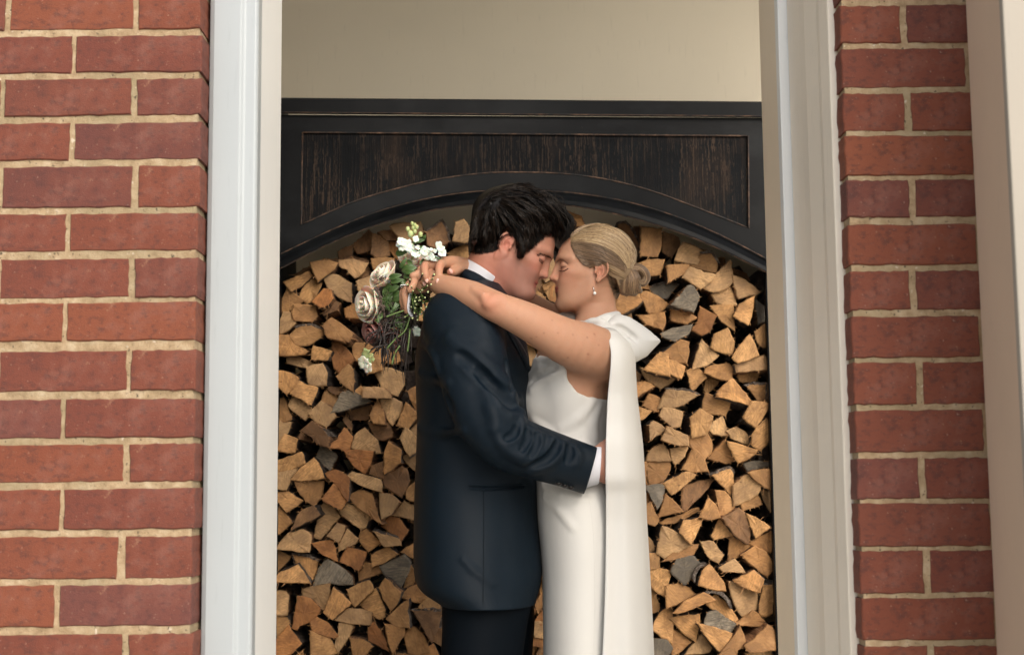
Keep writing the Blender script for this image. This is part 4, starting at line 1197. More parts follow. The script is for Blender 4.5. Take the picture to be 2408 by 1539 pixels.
# near (left) arm: shoulder, elbow on his shoulder, wrist behind his neck
arm_n = [('t', 1345, 520, 3.315, .064), ('t', 1250, 475, 3.275, .060), ('t', 1100, 420, 3.245, .053), ('t', 960, 345, 3.225, .0465), ('t', 800, 262, 3.205, .0405), ('t', 660, 200, 3.195, .0355), ('t', 570, 158, 3.20, .0345), ('t', 450, 105, 3.225, .0345), ('t', 330, 60, 3.255, .0305), ('t', 225, 25, 3.285, .0245), ('f', 225, 985, 3.31, .0215)]
gw.chain([f3(a, b, c, d) for a, b, c, d, e in arm_n], [e for *_, e in arm_n], .03)
gw.ell(f3('f', 690, 1175, 3.166), (.013, .009, .011), None, .014)      # elbow tip
gw.chain([f3('f', 640, 1110, 3.172), f3('f', 560, 1060, 3.19)], [.008, .004], .012)
gw.ell(f3('f', 770, 1150, 3.172), (.016, .01, .012), None, .014)
# left hand closed round the stems, knuckles up, fingers hanging
def hand_l(g):
    W = lambda u, v, y: f3('b', u, v, y)
    g.chain([W(715, 610, 3.315), W(655, 610, 3.325), W(600, 615, 3.335), W(560, 622, 3.34)], [.0215, .024, .027, .025], .012)
    g.chain([W(640, 650, 3.33), W(560, 660, 3.34), W(530, 640, 3.34)], [.022, .022, .018], .012)
    for pts in ([(545, 600, 3.325), (505, 655, 3.31), (478, 720, 3.305), (490, 800, 3.31), (497, 855, 3.315)],
                [(530, 612, 3.335), (485, 660, 3.325), (459, 730, 3.315), (465, 795, 3.32), (485, 845, 3.325)],
                [(520, 640, 3.345), (472, 690, 3.34), (446, 745, 3.33), (448, 805, 3.335), (470, 845, 3.34)],
                [(560, 592, 3.315), (545, 640, 3.295), (520, 680, 3.29)]):
        n = len(pts); g.chain([W(*q) for q in pts], [.0098, .0095, .0088, .0080, .0068][:n], .004)
    g.chain([W(620, 590, 3.315), W(590, 560, 3.305), W(545, 570, 3.30)], [.013, .0115, .009], .006)
hand_l(gw)
# far (right) arm: behind his neck, its hand lies over the left wrist
gw.chain([f3('f', 1420, 1400, 3.585), f3('f', 1290, 1350, 3.61), f3('f', 1120, 1250, 3.63), f3('f', 900, 1120, 3.635), f3('f', 780, 1060, 3.63)], [.050, .042, .036, .034, .035], .02)
gw.chain([f3('f', 780, 1060, 3.63), f3('f', 640, 950, 3.57), f3('f', 520, 880, 3.48), f3('f', 430, 860, 3.40)], [.035, .031, .025, .021], .02)
def hand_r(g):
    W = lambda u, v, y: f3('b', u, v, y)
    # palm: from the wrist at his collar to the row of knuckles
    g.chain([W(965, 512, 3.415), W(905, 498, 3.385), W(850, 490, 3.36)], [.0215, .0225, .021], .012)
    g.chain([W(900, 470, 3.375), W(840, 463, 3.34), W(778, 468, 3.315)], [.014, .0145, .0115], .012)
    g.chain([W(880, 490, 3.385), W(780, 478, 3.345), W(705, 475, 3.325), W(655, 480, 3.32)], [.014, .015, .0125, .0105], .012)
    g.chain([W(860, 510, 3.385), W(760, 498, 3.36), W(660, 492, 3.34), W(620, 500, 3.335)], [.013, .014, .011, .0095], .010)
    for pts, rr in (([(778, 468, 3.313), (757, 500, 3.288), (752, 550, 3.279), (747, 590, 3.280), (743, 618, 3.284)], [.0112, .0098, .0088, .0080, .0066]),
                    ([(650, 478, 3.318), (637, 505, 3.296), (641, 550, 3.284), (650, 585, 3.284), (656, 607, 3.288)], [.0105, .0095, .0086, .0077, .0064]),
                    ([(618, 498, 3.330), (606, 525, 3.315), (612, 570, 3.303), (624, 605, 3.300), (634, 630, 3.302)], [.0095, .009, .0082, .0074, .0062]),
                    ([(600, 515, 3.345), (585, 540, 3.335), (587, 575, 3.325), (600, 605, 3.32)], [.0085, .0078, .0070, .0058]),
                    ([(905, 515, 3.365), (880, 530, 3.335), (862, 540, 3.318), (845, 540, 3.308)], [.013, .0118, .0108, .0085])):
        g.chain([W(*q) for q in pts], rr, .0035)
hand_r(gw)
V, Fq = gw.mesh()
tone = np.tile(np.array([.47, .265, .168]), (len(V), 1)); tone = head_tone(FW, V, tone, False)
# hairline shade of the scalp is left to the hair; knuckles, elbow and finger tips are redder
for (w, u, v, y, r_, a) in (('f', 690, 1175, 3.165, .028, .5), ('b', 757, 490, 3.28, .012, .4), ('b', 637, 500, 3.29, .012, .4), ('b', 742, 610, 3.28, .010, .4), ('b', 848, 540, 3.30, .012, .5), ('b', 655, 600, 3.28, .01, .4)):
    q = np.array(f3(w, u, v, y)); k = (a * gauss(((V - q) ** 2).sum(1), r_))[:, None]; tone = tone * (1 - k) + np.array([.55, .20, .13]) * k
# moles on the upper arm
for (u, v, r_) in ((865, 404, .0034), (903, 392, .0024), (955, 365, .003), (765, 263, .0022), (1013, 274, .0024), (1055, 365, .0026), (1160, 376, .0030), (1313, 373, .0036), (1262, 396, .003), (1268, 514, .0036), (1124, 540, .0032), (1343, 450, .0028), (1338, 746, .0026)):
    q = gw.hit('t', u, v)
    if q is None: continue
    k = np.clip(1.2 * gauss(((V - np.array(q)) ** 2).sum(1), r_ * .65), 0, .42)[:, None]; tone = tone * (1 - k) + np.array([.17, .07, .04]) * k
bride = empty('person', (float(P('d', 1380, 1000, MY).x), MY, 0))
tag(bride, 'woman in a white sleeveless gown with cape, blond hair in low bun, eyes closed', 'woman')
np_mesh('body', V, Fq, M_SKIN_W, bride, tone)['label'] = 'tanned face, neck, arms and hands'
# ------------------------------------------------------------------ groom: skin
gm = Sculpt((P('d', 960, 900, MY).x, 3.17, P('t', 900, 1500, 3.3).z), (P('t', 1570, 1200, 3.3).x, 3.62, P('f', 800, 200, MY).z), .0021)
head(gm, FM, True)
gm.chain([f3('f', 770, 850, MY), f3('f', 700, 960, MY), f3('f', 600, 1110, MY), f3('f', 540, 1200, MY)], [.068, .064, .066, .075], .02)
gm.chain([f3('f', 640, 800, MY - .03), f3('f', 590, 930, MY - .02)], [.03, .035], .03)
gm.chain([f3('f', 800, 820, MY - .045), f3('f', 800, 960, MY - .03), f3('f', 780, 1080, MY - .01)], [.014, .014, .014], .03)
gm.ell(f3('f', 980, 1100, MY), (.03, .035, .015), None, .02)
# what the clothes hide: trunk and near arm, in one piece with the head and the hand
gm.stack([(P('t', 0, v, MY).z, (P('t', a, v, MY).x + P('t', b, v, MY).x) / 2, MY, (P('t', b, v, MY).x - P('t', a, v, MY).x) / 2, ry) for v, a, b, ry in ((90, 330, 620, .10), (200, 220, 680, .17), (400, 150, 760, .18), (700, 140, 770, .165), (1100, 150, 780, .15), (1480, 140, 800, .155))], .02)
T3 = lambda u, v, y: f3('t', u, v, y)
gm.chain([T3(390, 330, 3.30), T3(450, 560, 3.25), T3(510, 780, 3.235), T3(600, 990, 3.222), T3(740, 1130, 3.220), T3(1000, 1230, 3.235), T3(1180, 1275, 3.252), T3(1300, 1288, 3.262)], [.060, .055, .048, .044, .042, .038, .032, .028], .02)
gh = gm
gh.chain([T3(1290, 1290, 3.262), T3(1345, 1283, 3.262), T3(1400, 1262, 3.262)], [.026, .030, .036], .015, flat=((0, 1, 0), 1.5))
gh.chain([T3(1350, 1240, 3.268), T3(1400, 1200, 3.268), T3(1440, 1180, 3.27)], [.022, .024, .018], .015)
gh.chain([T3(1370, 1320, 3.268), T3(1400, 1345, 3.268), T3(1440, 1340, 3.27)], [.022, .028, .02], .015)
for pts in ([(1420, 1180, 3.268), (1480, 1165, 3.285), (1530, 1165, 3.31)], [(1430, 1220, 3.262), (1500, 1210, 3.28), (1555, 1210, 3.31)], [(1430, 1265, 3.262), (1500, 1260, 3.28), (1550, 1262, 3.31)], [(1425, 1310, 3.266), (1490, 1310, 3.285), (1530, 1312, 3.31)]):
    gh.chain([T3(*q) for q in pts], [.0115, .0105, .0085], .006)
gh.chain([T3(1370, 1200, 3.275), T3(1400, 1150, 3.29), T3(1440, 1130, 3.31)], [.014, .012, .01], .008)
V, Fq = gm.mesh(); tone = np.tile(np.array([.41, .218, .148]), (len(V), 1)); tone = head_tone(FM, V, tone, True)
q = np.array(f3('f', 660, 930, MY - .06)); k = (.55 * gauss(((V - q) ** 2).sum(1), .06))[:, None]; tone = tone * (1 - k) + np.array([.47, .16, .11]) * k
groom = empty('person', (float(P('d', 1120, 1000, MY).x), MY, 0))
tag(groom, 'man in a dark navy suit with wavy black hair, head bowed, arm round the woman', 'man')
np_mesh('body', V, Fq, M_SKIN_M, groom, tone)['label'] = 'flushed face, neck and hand'
# ------------------------------------------------------------------ hair
def hair_mat(name, rough):
    m = mat(name, (.1, .08, .06), rough); g = NG(m); a = g.n('VertexColor'); a.layer_name = 'tone'
    g.col(a.outputs[0]); g.b.inputs['Specular IOR Level'].default_value = .55 if 'blond' in name else .20; g.b.inputs['Anisotropic'].default_value = .5; return m
M_HDARK = hair_mat('black_hair', .27); M_HBLOND = hair_mat('blond_hair', .34)
class Strands:
    def __init__(s): s.V = []; s.F = []; s.C = []; s.n = 0
    def add(s, pts, r0, r1, col):
        p = np.array(pts, float); n = len(p)
        t = np.gradient(p, axis=0); t /= np.linalg.norm(t, axis=1)[:, None] + 1e-9
        a = np.cross(t, [.21, -.96, .17]); a /= np.linalg.norm(a, axis=1)[:, None] + 1e-9; b = np.cross(t, a)
        q = np.linspace(0, 1, n); rad = (r0 + (r1 - r0) * q ** 1.5)[:, None]
        rad[0] *= .4
        ring = np.stack([p + a * rad, p + (-.5 * a + .866 * b) * rad, p + (-.5 * a - .866 * b) * rad], 1).reshape(-1, 3)
        s.V.append(ring); i = np.arange(n - 1)[:, None] * 3
        for k in range(3): s.F.append(np.concatenate([i + k, i + (k + 1) % 3, i + 3 + (k + 1) % 3, i + 3 + k], 1) + s.n)
        s.C.append(np.tile(np.array(col), (len(ring), 1))); s.n += len(ring)
    def build(s, name, mtl, parent, extra=None):
        V, F_, C = np.concatenate(s.V), np.concatenate(s.F), np.concatenate(s.C)
        if extra is not None:
            F_ = np.concatenate([F_, extra[1] + len(V)]); V = np.concatenate([V, extra[0]]); C = np.concatenate([C, extra[2]])
        return np_mesh(name, V, F_, mtl, parent, C)
class Both:
    """nearest surface of several sculpts, looked up from a depth table: hair lies on the skin at its edge"""
    def __init__(s, w, box, *gs):
        s.w = w; s.u0, s.v0, u1, v1 = box; s.st = 4.0; nu, nv = int((u1 - s.u0) / s.st) + 2, int((v1 - s.v0) / s.st) + 2
        U, V = np.meshgrid(s.u0 + np.arange(nu) * s.st, s.v0 + np.arange(nv) * s.st, indexing='ij')
        r0, r1, r2 = (np.array(ray(w, a, b_)) for a, b_ in ((0, 0), (1, 0), (0, 1)))
        D = r0 + U[..., None] * (r1 - r0) + V[..., None] * (r2 - r0); D = D / D[..., 1:2]; O = np.array([0, 0, CAMZ]); best = np.full(U.shape, np.inf)
        for g in gs:
            y = np.full(U.shape, g.lo[1] + g.h); live = np.ones(U.shape, bool); ye = g.lo[1] + g.h * (g.n[1] - 2); prev = y.copy()
            def samp(y):
                q = (O + D * y[..., None] - g.lo) / g.h; ok = np.all((q >= 0) & (q < g.n - 1.001), -1); q = np.clip(q, 0, g.n - 1.001); i = q.astype(int); f = q - i; out = 0
                for a_ in (0, 1):
                    for b_ in (0, 1):
                        for c_ in (0, 1):
                            out = out + g.F[i[..., 0] + a_, i[..., 1] + b_, i[..., 2] + c_] * (f[..., 0] if a_ else 1 - f[..., 0]) * (f[..., 1] if b_ else 1 - f[..., 1]) * (f[..., 2] if c_ else 1 - f[..., 2])
                return np.where(ok, out, .3)
            hitm = np.zeros(U.shape, bool); n = int((ye - g.lo[1]) / (g.h * 1.5))
            for _ in range(n):
                f = samp(y); new = live & (f < 0); hitm |= new; live &= ~new; prev = np.where(live, y, prev); y = np.where(live, y + g.h * 1.5, y); live &= y < ye
                if not live.any(): break
            lo_, hi_ = np.where(hitm, y - g.h * 1.5, 0), y.copy()
            for _ in range(5):
                m_ = (lo_ + hi_) / 2; f = samp(m_) < 0; hi_ = np.where(f, m_, hi_); lo_ = np.where(f, lo_, m_)
            best = np.where(hitm & (hi_ < best), hi_, best)
        s.Y = best
    def hit(s, w, u, v, push=0.0, **k):
        i, j = (u - s.u0) / s.st, (v - s.v0) / s.st
        if i < 0 or j < 0 or i >= s.Y.shape[0] - 1.01 or j >= s.Y.shape[1] - 1.01: return None
        a, b_ = int(i), int(j); q = s.Y[a:a + 2, b_:b_ + 2]; fi, fj = i - a, j - b_
        if not np.isfinite(q).all():
            y = s.Y[int(round(i)), int(round(j))]
            if not np.isfinite(y): return None
        else: y = (q[0, 0] * (1 - fi) + q[1, 0] * fi) * (1 - fj) + (q[0, 1] * (1 - fi) + q[1, 1] * fi) * fj
        return P(w, u, v, float(y) - push)
def inpoly(pt, poly):
    c = False; x, y = pt
    for i in range(len(poly)):
        (x1, y1), (x2, y2) = poly[i], poly[i - 1]
        if (y1 > y) != (y2 > y) and x < (x2 - x1) * (y - y1) / (y2 - y1) + x1: c = not c
    return c
EARS = [[(778, 680), (785, 620), (815, 590), (850, 582), (895, 590), (922, 635), (922, 700), (905, 770), (860, 812), (815, 790), (788, 720)], [(1582, 900), (1600, 856), (1650, 830), (1708, 816), (1724, 860), (1718, 930), (1695, 990), (1640, 1040), (1595, 1050), (1575, 980)]]
def path2(g, n):
    p, _ = spline([np.array(q, float) for q in g], 0.0, 8); p = np.array(p)
    L = np.concatenate([[0], np.cumsum(np.linalg.norm(np.diff(p, axis=0), axis=1))]); q = np.linspace(0, L[-1], n)
    return np.stack([np.interp(q, L, p[:, 0]), np.interp(q, L, p[:, 1])], 1)
def grow(S, g, guides, count, cols, n=13, w='f', r=(.0008, .0003), wave=0.0, wl=110, jitter=10, lift=(.0005, .003), F=None, far=True, seed=1, clump=0, cut=(0, .0), tipfree=0.0):
    rr = random.Random(seed); G_ = [path2(q, n) for q in guides]; y_mid = MY
    centers = [(rr.random() * (len(G_) - 1), rr.random(), rr.uniform(-1, 1)) for _ in range(clump)] if clump else None
    for c in range(count):
        if centers:
            f, ph, sh = rr.choice(centers); f = min(max(f + rr.gauss(0, .035), 0), len(G_) - 1.001); ph += rr.gauss(0, .04)
        else: f, ph, sh = rr.random() * (len(G_) - 1.001), rr.random(), 0
        i = int(f); q = G_[i] * (1 - f + i) + G_[i + 1] * (f - i)
        t0 = rr.uniform(0, cut[0]); t1 = 1 - rr.uniform(0, cut[1]) if cut[1] else 1.0
        tt = np.linspace(t0, t1, n); q = np.stack([np.interp(tt, np.linspace(0, 1, n), q[:, 0]), np.interp(tt, np.linspace(0, 1, n), q[:, 1])], 1)
        d = np.gradient(q, axis=0); L = np.linalg.norm(d, axis=1); d /= L[:, None] + 1e-9; nr = np.stack([-d[:, 1], d[:, 0]], 1); s_ = np.cumsum(L)
        amp = wave * (.35 + .65 * np.linspace(0, 1, n))
        q = q + nr * (amp * np.sin(s_ / wl * 6.28 + ph * 6.28) + rr.gauss(0, jitter * .4) + sh * jitter + rr.gauss(0, jitter * .25) * np.linspace(0, 1, n) ** 2)[:, None]
        lf = rr.uniform(*lift); P3 = []; last = None
        for k, (u, v) in enumerate(q):
            e = lf + (.5 + .5 * math.sin(s_[k] / wl * 6.28 + ph * 6.28 + 1.2)) * wave * .00016 + tipfree * (k / n) ** 3
            h = g.hit(w, float(u), float(v), push=e)
            if h is None:
                y = last if last is not None else y_mid; h = P(w, float(u), float(v), y)
            else: last = h.y
            P3.append(np.array(h))
            if n > 6 and k > 1 and any(inpoly((u, v), e_) for e_ in EARS): break
        if len(P3) < 4: continue
        P3 = np.array(P3)
        # ease jumps in depth
        P3[1:-1, 1] = (P3[:-2, 1] + P3[1:-1, 1] * 2 + P3[2:, 1]) / 4
        base = cols[rr.randrange(len(cols))]; k = rr.uniform(.8, 1.2); col = [v * k for v in base]
        S.add(P3, r[0] * rr.uniform(.7, 1.2), r[1], col)
        if F is not None and far and c % 3 == 0:
            D = (P3 - F.O) @ F.n; S.add(P3 - 2 * D[:, None] * F.n[None, :], r[0], r[1], col)
# --- his: thick, wavy, nearly black
hm = Sculpt((f3('f', 480, 400, MY)[0], 3.30, f3('f', 800, 900, MY)[2]), (f3('f', 1440, 400, MY)[0], 3.60, f3('f', 800, 120, MY)[2]), .0025)
fp = lambda u, v, y=MY: f3('f', u, v, y)
hm.ell(fp(850, 440), (.080, .083, .080)); hm.ell(fp(655, 590), (.037, .066, .048), None, .02); hm.ell(fp(740, 420), (.058, .074, .06), None, .02)
hm.ell(fp(1120, 425), (.060, .060, .045), None, .02); hm.ell(fp(1262, 505), (.027, .045, .026), None, .02); hm.ell(fp(930, 250), (.045, .05, .026), None, .015)
hm.chain([fp(960, 520, 3.388), fp(990, 590, 3.387), fp(1008, 665, 3.390), fp(990, 730, 3.391)], [.015, .014, .011, .008], .012)
hm.chain([fp(1100, 560, 3.40), fp(1180, 560, 3.41)], [.014, .012], .02)
hm.chain([fp(955, 690, 3.388), fp(960, 760, 3.383), fp(940, 800, 3.384)], [.010, .010, .006], .01)
hm.prism('f', [(1500, 700), (1330, 640), (1290, 600), (1250, 575), (1180, 610), (1110, 690), (1030, 765), (992, 775), (975, 815), (940, 832), (905, 815), (928, 750), (922, 650), (895, 590), (835, 582), (790, 620), (775, 690), (700, 712), (600, 733), (500, 785), (450, 1000), (1500, 1000)], 3.2, 3.7, 's', .004)
gd = [[(850, 185), (735, 195), (640, 280), (570, 395), (535, 540), (518, 660)], [(810, 235), (700, 265), (615, 360), (565, 470), (540, 600), (520, 700)], [(640, 380), (575, 480), (540, 600), (530, 690), (524, 745)], [(660, 370), (620, 480), (585, 600), (585, 700), (600, 755)], [(690, 350), (690, 470), (680, 600), (690, 680), (705, 735)],
      [(720, 340), (760, 450), (785, 550), (790, 640), (780, 690)], [(740, 330), (830, 430), (890, 520), (935, 600), (965, 700), (945, 815)], [(760, 310), (880, 390), (960, 480), (1010, 600), (1010, 740)],
      [(780, 290), (920, 350), (1030, 430), (1090, 540), (1090, 680)], [(790, 260), (950, 290), (1080, 380), (1160, 480), (1180, 610)], [(800, 230), (970, 240), (1120, 320), (1230, 420), (1280, 520), (1290, 625)],
      [(800, 200), (980, 190), (1130, 260), (1250, 350), (1330, 450), (1370, 560), (1335, 640)], [(780, 190), (960, 148), (1100, 195), (1230, 260), (1330, 370), (1415, 470), (1385, 550)]]
rl = random.Random(21); G0 = [path2(q, 12) for q in gd]
for q_ in range(150):
    f = rl.random() * (len(G0) - 1.001); i_ = int(f); q = G0[i_] * (1 - f + i_) + G0[i_ + 1] * (f - i_); a0 = rl.choice([1, 2, 3, 4, 5]); q = q[a0:]; ph = rl.random() * 6.28; am = rl.uniform(5, 15); n_ = len(q)
    pts = []
    for k_, (u, v) in enumerate(q):
        h = hm.hit('f', float(u + am * math.sin(ph + k_ * .95) * .6), float(v + am * math.cos(ph + k_ * .95)), push=rl.uniform(-.001, .002))
        if h is not None: pts.append(tuple(h))
    if len(pts) > 3: hm.chain(pts, [rl.uniform(.0028, .0058) * (.5 + .5 * math.sin(math.pi * (j_ + .7) / (len(pts) + .4))) for j_ in range(len(pts))], .0022, smooth=2)
Vh, Fh, = hm.mesh()
S = Strands(); hmg = Both('f', (440, 100, 1480, 900), hm, gm); DK = [(.006, .0045, .004), (.011, .008, .0065), (.020, .014, .010), (.004, .0032, .003)]
grow(S, hmg, gd, 2300, DK, 15, r=(.0008, .0003), wave=12, wl=150, jitter=8, lift=(.0004, .0035), F=FM, seed=3, clump=150, cut=(.6, .22))
grow(S, hmg, gd[6:], 800, DK, 14, r=(.0009, .0003), wave=14, wl=110, jitter=10, lift=(.002, .008), F=FM, seed=4, clump=50, cut=(.75, .05))
grow(S, hmg, [[(570, 520), (545, 620), (530, 700), (518, 755)], [(620, 560), (600, 660), (610, 760)], [(700, 560), (700, 660), (710, 745)], [(770, 560), (765, 640), (760, 715)]], 260, DK, 8, r=(.0008, .0003), wave=7, wl=70, jitter=16, lift=(.0, .003), F=FM, seed=5, cut=(.5, .1))
# loose curls standing off the outline
for a in ([(1180, 200), (1240, 215), (1265, 250), (1240, 275)], [(1230, 270), (1290, 260), (1330, 300), (1325, 350), (1290, 360)], [(1330, 400), (1395, 420), (1420, 465), (1400, 490)], [(1370, 440), (1430, 480), (1425, 520), (1395, 525)], [(1350, 560), (1400, 560), (1420, 580)], [(780, 190), (860, 150), (930, 160)], [(640, 340), (600, 380), (590, 430)], [(960, 160), (1030, 140), (1080, 165)], [(560, 500), (530, 540), (525, 600)], [(1390, 500), (1440, 500), (1410, 545)], [(1300, 310), (1335, 330), (1345, 370), (1310, 385)]):
    for k in range(6):
        o = [(u + rnd.uniform(-9, 9), v + rnd.uniform(-9, 9)) for u, v in a]; p = path2(o, 12); y = MY + rnd.uniform(-.03, .03)
        S.add([f3('f', u, v, y) for u, v in p], .0005, .00025, DK[k % 4])
tone_h = np.tile(np.array([.005, .004, .0035]), (len(Vh), 1))
S.build('hair', M_HDARK, groom, (Vh, Fh, tone_h))['label'] = 'thick wavy black hair with a sideburn'
# brows and lashes, laid on the skin
def fuzz(name, parent, mtl, g, line, cnt, dr, L, rad, col, jit, lift=.0006):
    S2 = Strands(); q = path2(line, 24)
    for c in range(cnt):
        t = (c + rnd.random()) / cnt * 22.99; i = int(t); u, v = q[i] * (1 - t + i) + q[i + 1] * (t - i); u += rnd.gauss(0, jit * .5); v += rnd.gauss(0, jit)
        f = t / 23; dx = dr[0][0] * (1 - f) + dr[1][0] * f + rnd.gauss(0, .15); dy = dr[0][1] * (1 - f) + dr[1][1] * f + rnd.gauss(0, .15)
        P3 = []; last = None
        for k in (0, .5, 1):
            h = g.hit('f', float(u + dx * L * k), float(v + dy * L * k), push=lift + (.0012 * k if L > 16 else 0))
            if h is None: h = P('f', float(u + dx * L * k), float(v + dy * L * k), last if last else MY)
            last = h.y if last is None else last; P3.append((h.x, min(h.y, last + .004), h.z))
        S2.add(P3, rad, rad * .5, [w * rnd.uniform(.7, 1.3) for w in col])
    return S2.build(name, mtl, parent)
fgm = Both('f', (1050, 720, 1300, 900), gm); fgw = Both('f', (1230, 760, 1420, 960), gw)
fuzz('eyebrow', groom, M_HDARK, fgm, [(1105, 762), (1150, 762), (1195, 776), (1230, 792)], 120, ((-.9, .1), (-.6, -.5)), 16, .0003, (.03, .02, .016), 6)
fuzz('eyelash', groom, M_HDARK, fgm, [(1118, 800), (1130, 818), (1148, 834)], 40, ((-.1, 1.0), (.5, .8)), 8, .0003, (.008, .006, .005), 1.5)
fuzz('eyebrow', bride, M_HBLOND, fgw, [(1264, 836), (1282, 812), (1315, 806), (1358, 832)], 110, ((.3, -.9), (.9, .35)), 12, .0003, (.12, .06, .04), 3)
fuzz('eyelash', bride, M_HDARK, fgw, [(1290, 896), (1318, 902), (1346, 890), (1362, 878)], 110, ((.7, .35), (.9, -.1)), 9, .0003, (.008, .006, .005), 1.5)
# --- hers: combed back, blond, into a low bun
hw = Sculpt((f3('f', 1370, 500, MY)[0], 3.32, f3('f', 1700, 1200, MY)[2]), (f3('f', 2080, 500, MY)[0], 3.60, f3('f', 1700, 480, MY)[2]), .0022)
hw.ell(fp(1662, 752), (.081, .079, .070)); hw.ell(fp(1790, 900), (.040, .060, .05), None, .03); hw.ell(fp(1760, 1040), (.018, .045, .03), None, .02)
hw.prism('f', [(1300, 540), (1396, 585), (1408, 690), (1462, 795), (1515, 850), (1580, 882), (1602, 858), (1650, 845), (1690, 880), (1700, 940), (1705, 1010), (1745, 1100), (1785, 1180), (1785, 1300), (1300, 1300)], 3.2, 3.449, 's', .003)
hw.prism('f', [(1300, 540), (1396, 585), (1408, 690), (1462, 795), (1515, 850), (1580, 882), (1602, 858), (1650, 845), (1690, 880), (1700, 940), (1705, 1010), (1745, 1100), (1785, 1180), (1785, 1300), (1300, 1300)], 3.4, 3.8, 's', .003)
Vh, Fh = hw.mesh()
S = Strands(); hwg = Both('f', (1250, 440, 2060, 1250), hw, gw); BL = [(.42, .285, .145), (.52, .375, .21), (.24, .15, .078), (.16, .095, .05), (.64, .49, .30)]
ROOT = [(.17, .11, .065), (.26, .17, .10), (.12, .08, .05)]
gb = [[(1386, 590), (1480, 521), (1610, 494), (1750, 524), (1880, 612), (1956, 750), (1915, 880)], [(1384, 600), (1480, 532), (1610, 508), (1750, 540), (1870, 640), (1940, 760), (1900, 880)], [(1386, 615), (1510, 570), (1660, 575), (1800, 640), (1900, 760), (1895, 885)], [(1386, 650), (1500, 650), (1650, 680), (1790, 760), (1880, 880)],
      [(1390, 690), (1500, 720), (1650, 760), (1780, 830), (1870, 900)], [(1430, 775), (1540, 800), (1660, 825), (1770, 870), (1860, 920)], [(1490, 845), (1590, 845), (1690, 860), (1780, 905), (1850, 945)], [(1560, 880), (1620, 848), (1700, 885), (1780, 930), (1850, 960)]]
grow(S, hwg, gb, 2300, BL, 13, r=(.0005, .0003), wave=1.0, wl=400, jitter=5, lift=(.0002, .0016), F=FW, seed=8, clump=170, cut=(.55, .05))
grow(S, hwg, gb[3:], 520, ROOT, 13, r=(.0006, .0004), wave=1.0, wl=400, jitter=4, lift=(.0012, .0026), F=FW, seed=9, cut=(.05, .6))
grow(S, hwg, gb, 900, BL[:4], 13, r=(.0006, .0004), wave=1.0, wl=400, jitter=4, lift=(.0002, .0010), F=FW, seed=19, cut=(.03, .4))
grow(S, hwg, [[(1695, 900), (1740, 950), (1800, 970), (1850, 975)], [(1712, 990), (1760, 1030), (1820, 1030)], [(1750, 1095), (1790, 1080), (1840, 1040)], [(1785, 1160), (1805, 1100), (1850, 1050)]], 260, ROOT, 8, r=(.0006, .0003), jitter=8, lift=(0, .0015), F=FW, seed=10, cut=(.2, .1))
tone_h = np.tile(np.array([.30, .205, .115]), (len(Vh), 1))
S.build('hair', M_HBLOND, bride, (Vh, Fh, tone_h))['label'] = 'sleek combed back blond hair'
bn = Sculpt((f3('f', 1780, 500, MY)[0], 3.37, f3('f', 1700, 1160, MY)[2]), (f3('f', 2100, 500, MY)[0], 3.53, f3('f', 1700, 820, MY)[2]), .002)
bn.ell(fp(1915, 985), (.026, .034, .032)); bn.ell(fp(1880, 930), (.022, .03, .022), None, .01)
bn.chain([fp(1885, 890, 3.43), fp(1960, 872, 3.425), fp(2020, 910, 3.43), fp(2040, 965, 3.435), fp(2010, 1005, 3.43), fp(1970, 990, 3.425), fp(1975, 955, 3.42)], [.010, .012, .012, .0105, .009, .007, .005], .004)
bn.chain([fp(1860, 905, 3.43), fp(1850, 980, 3.42), fp(1845, 1060, 3.425), fp(1870, 1090, 3.43)], [.011, .014, .012, .008], .006)
bn.chain([fp(1890, 905, 3.42), fp(1905, 990, 3.412), fp(1900, 1065, 3.42), fp(1940, 1090, 3.43)], [.010, .0125, .012, .008], .004)
bn.chain([fp(1930, 900, 3.42), fp(1950, 960, 3.415), fp(1955, 1040, 3.42), fp(1985, 1070, 3.43)], [.009, .011, .011, .007], .004)
Vh, Fh = bn.mesh(); S = Strands()
BB = [(.30, .19, .10), (.20, .12, .07), (.40, .27, .15), (.12, .075, .045)]
bnb = Both('f', (1780, 820, 2110, 1170), bn)
grow(S, bnb, [[(1870, 885), (1850, 940), (1840, 1020), (1835, 1080)], [(1880, 885), (1880, 950), (1875, 1030), (1870, 1100)], [(1890, 885), (1910, 960), (1905, 1040), (1910, 1100)], [(1900, 885), (1935, 950), (1945, 1030), (1955, 1095)], [(1905, 885), (1960, 940), (1965, 1020), (1995, 1075)]], 420, BB, 10, r=(.0006, .0003), wave=2, jitter=5, lift=(.0002, .002), far=False, seed=12)
grow(S, bnb, [[(1885, 878), (1955, 852), (2025, 890), (2055, 960), (2030, 1020), (1985, 1012)], [(1885, 890), (1955, 872), (2010, 905), (2030, 960), (2010, 998), (1975, 985)], [(1885, 902), (1950, 890), (1995, 920), (2010, 960), (1995, 985), (1975, 965)]], 260, BB, 14, r=(.0006, .0003), jitter=4, lift=(.0002, .0015), far=False, seed=13)
for k in range(34):
    u, v = rnd.choice([(1840, 1080), (1880, 1095), (1930, 1095), (1980, 1070), (2040, 930), (1790, 1120)]); u += rnd.uniform(-25, 25)
    S.add([f3('f', u, v, 3.43), f3('f', u + rnd.uniform(-8, 8), v + 14, 3.43), f3('f', u + rnd.uniform(-14, 14), v + rnd.uniform(18, 40), 3.43)], .0004, .0002, BB[k % 4])
S.build('hair_bun', M_HBLOND, bride, (Vh, Fh, np.tile(np.array([.15, .095, .055]), (len(Vh), 1))))['label'] = 'low twisted bun with a curl on its side'
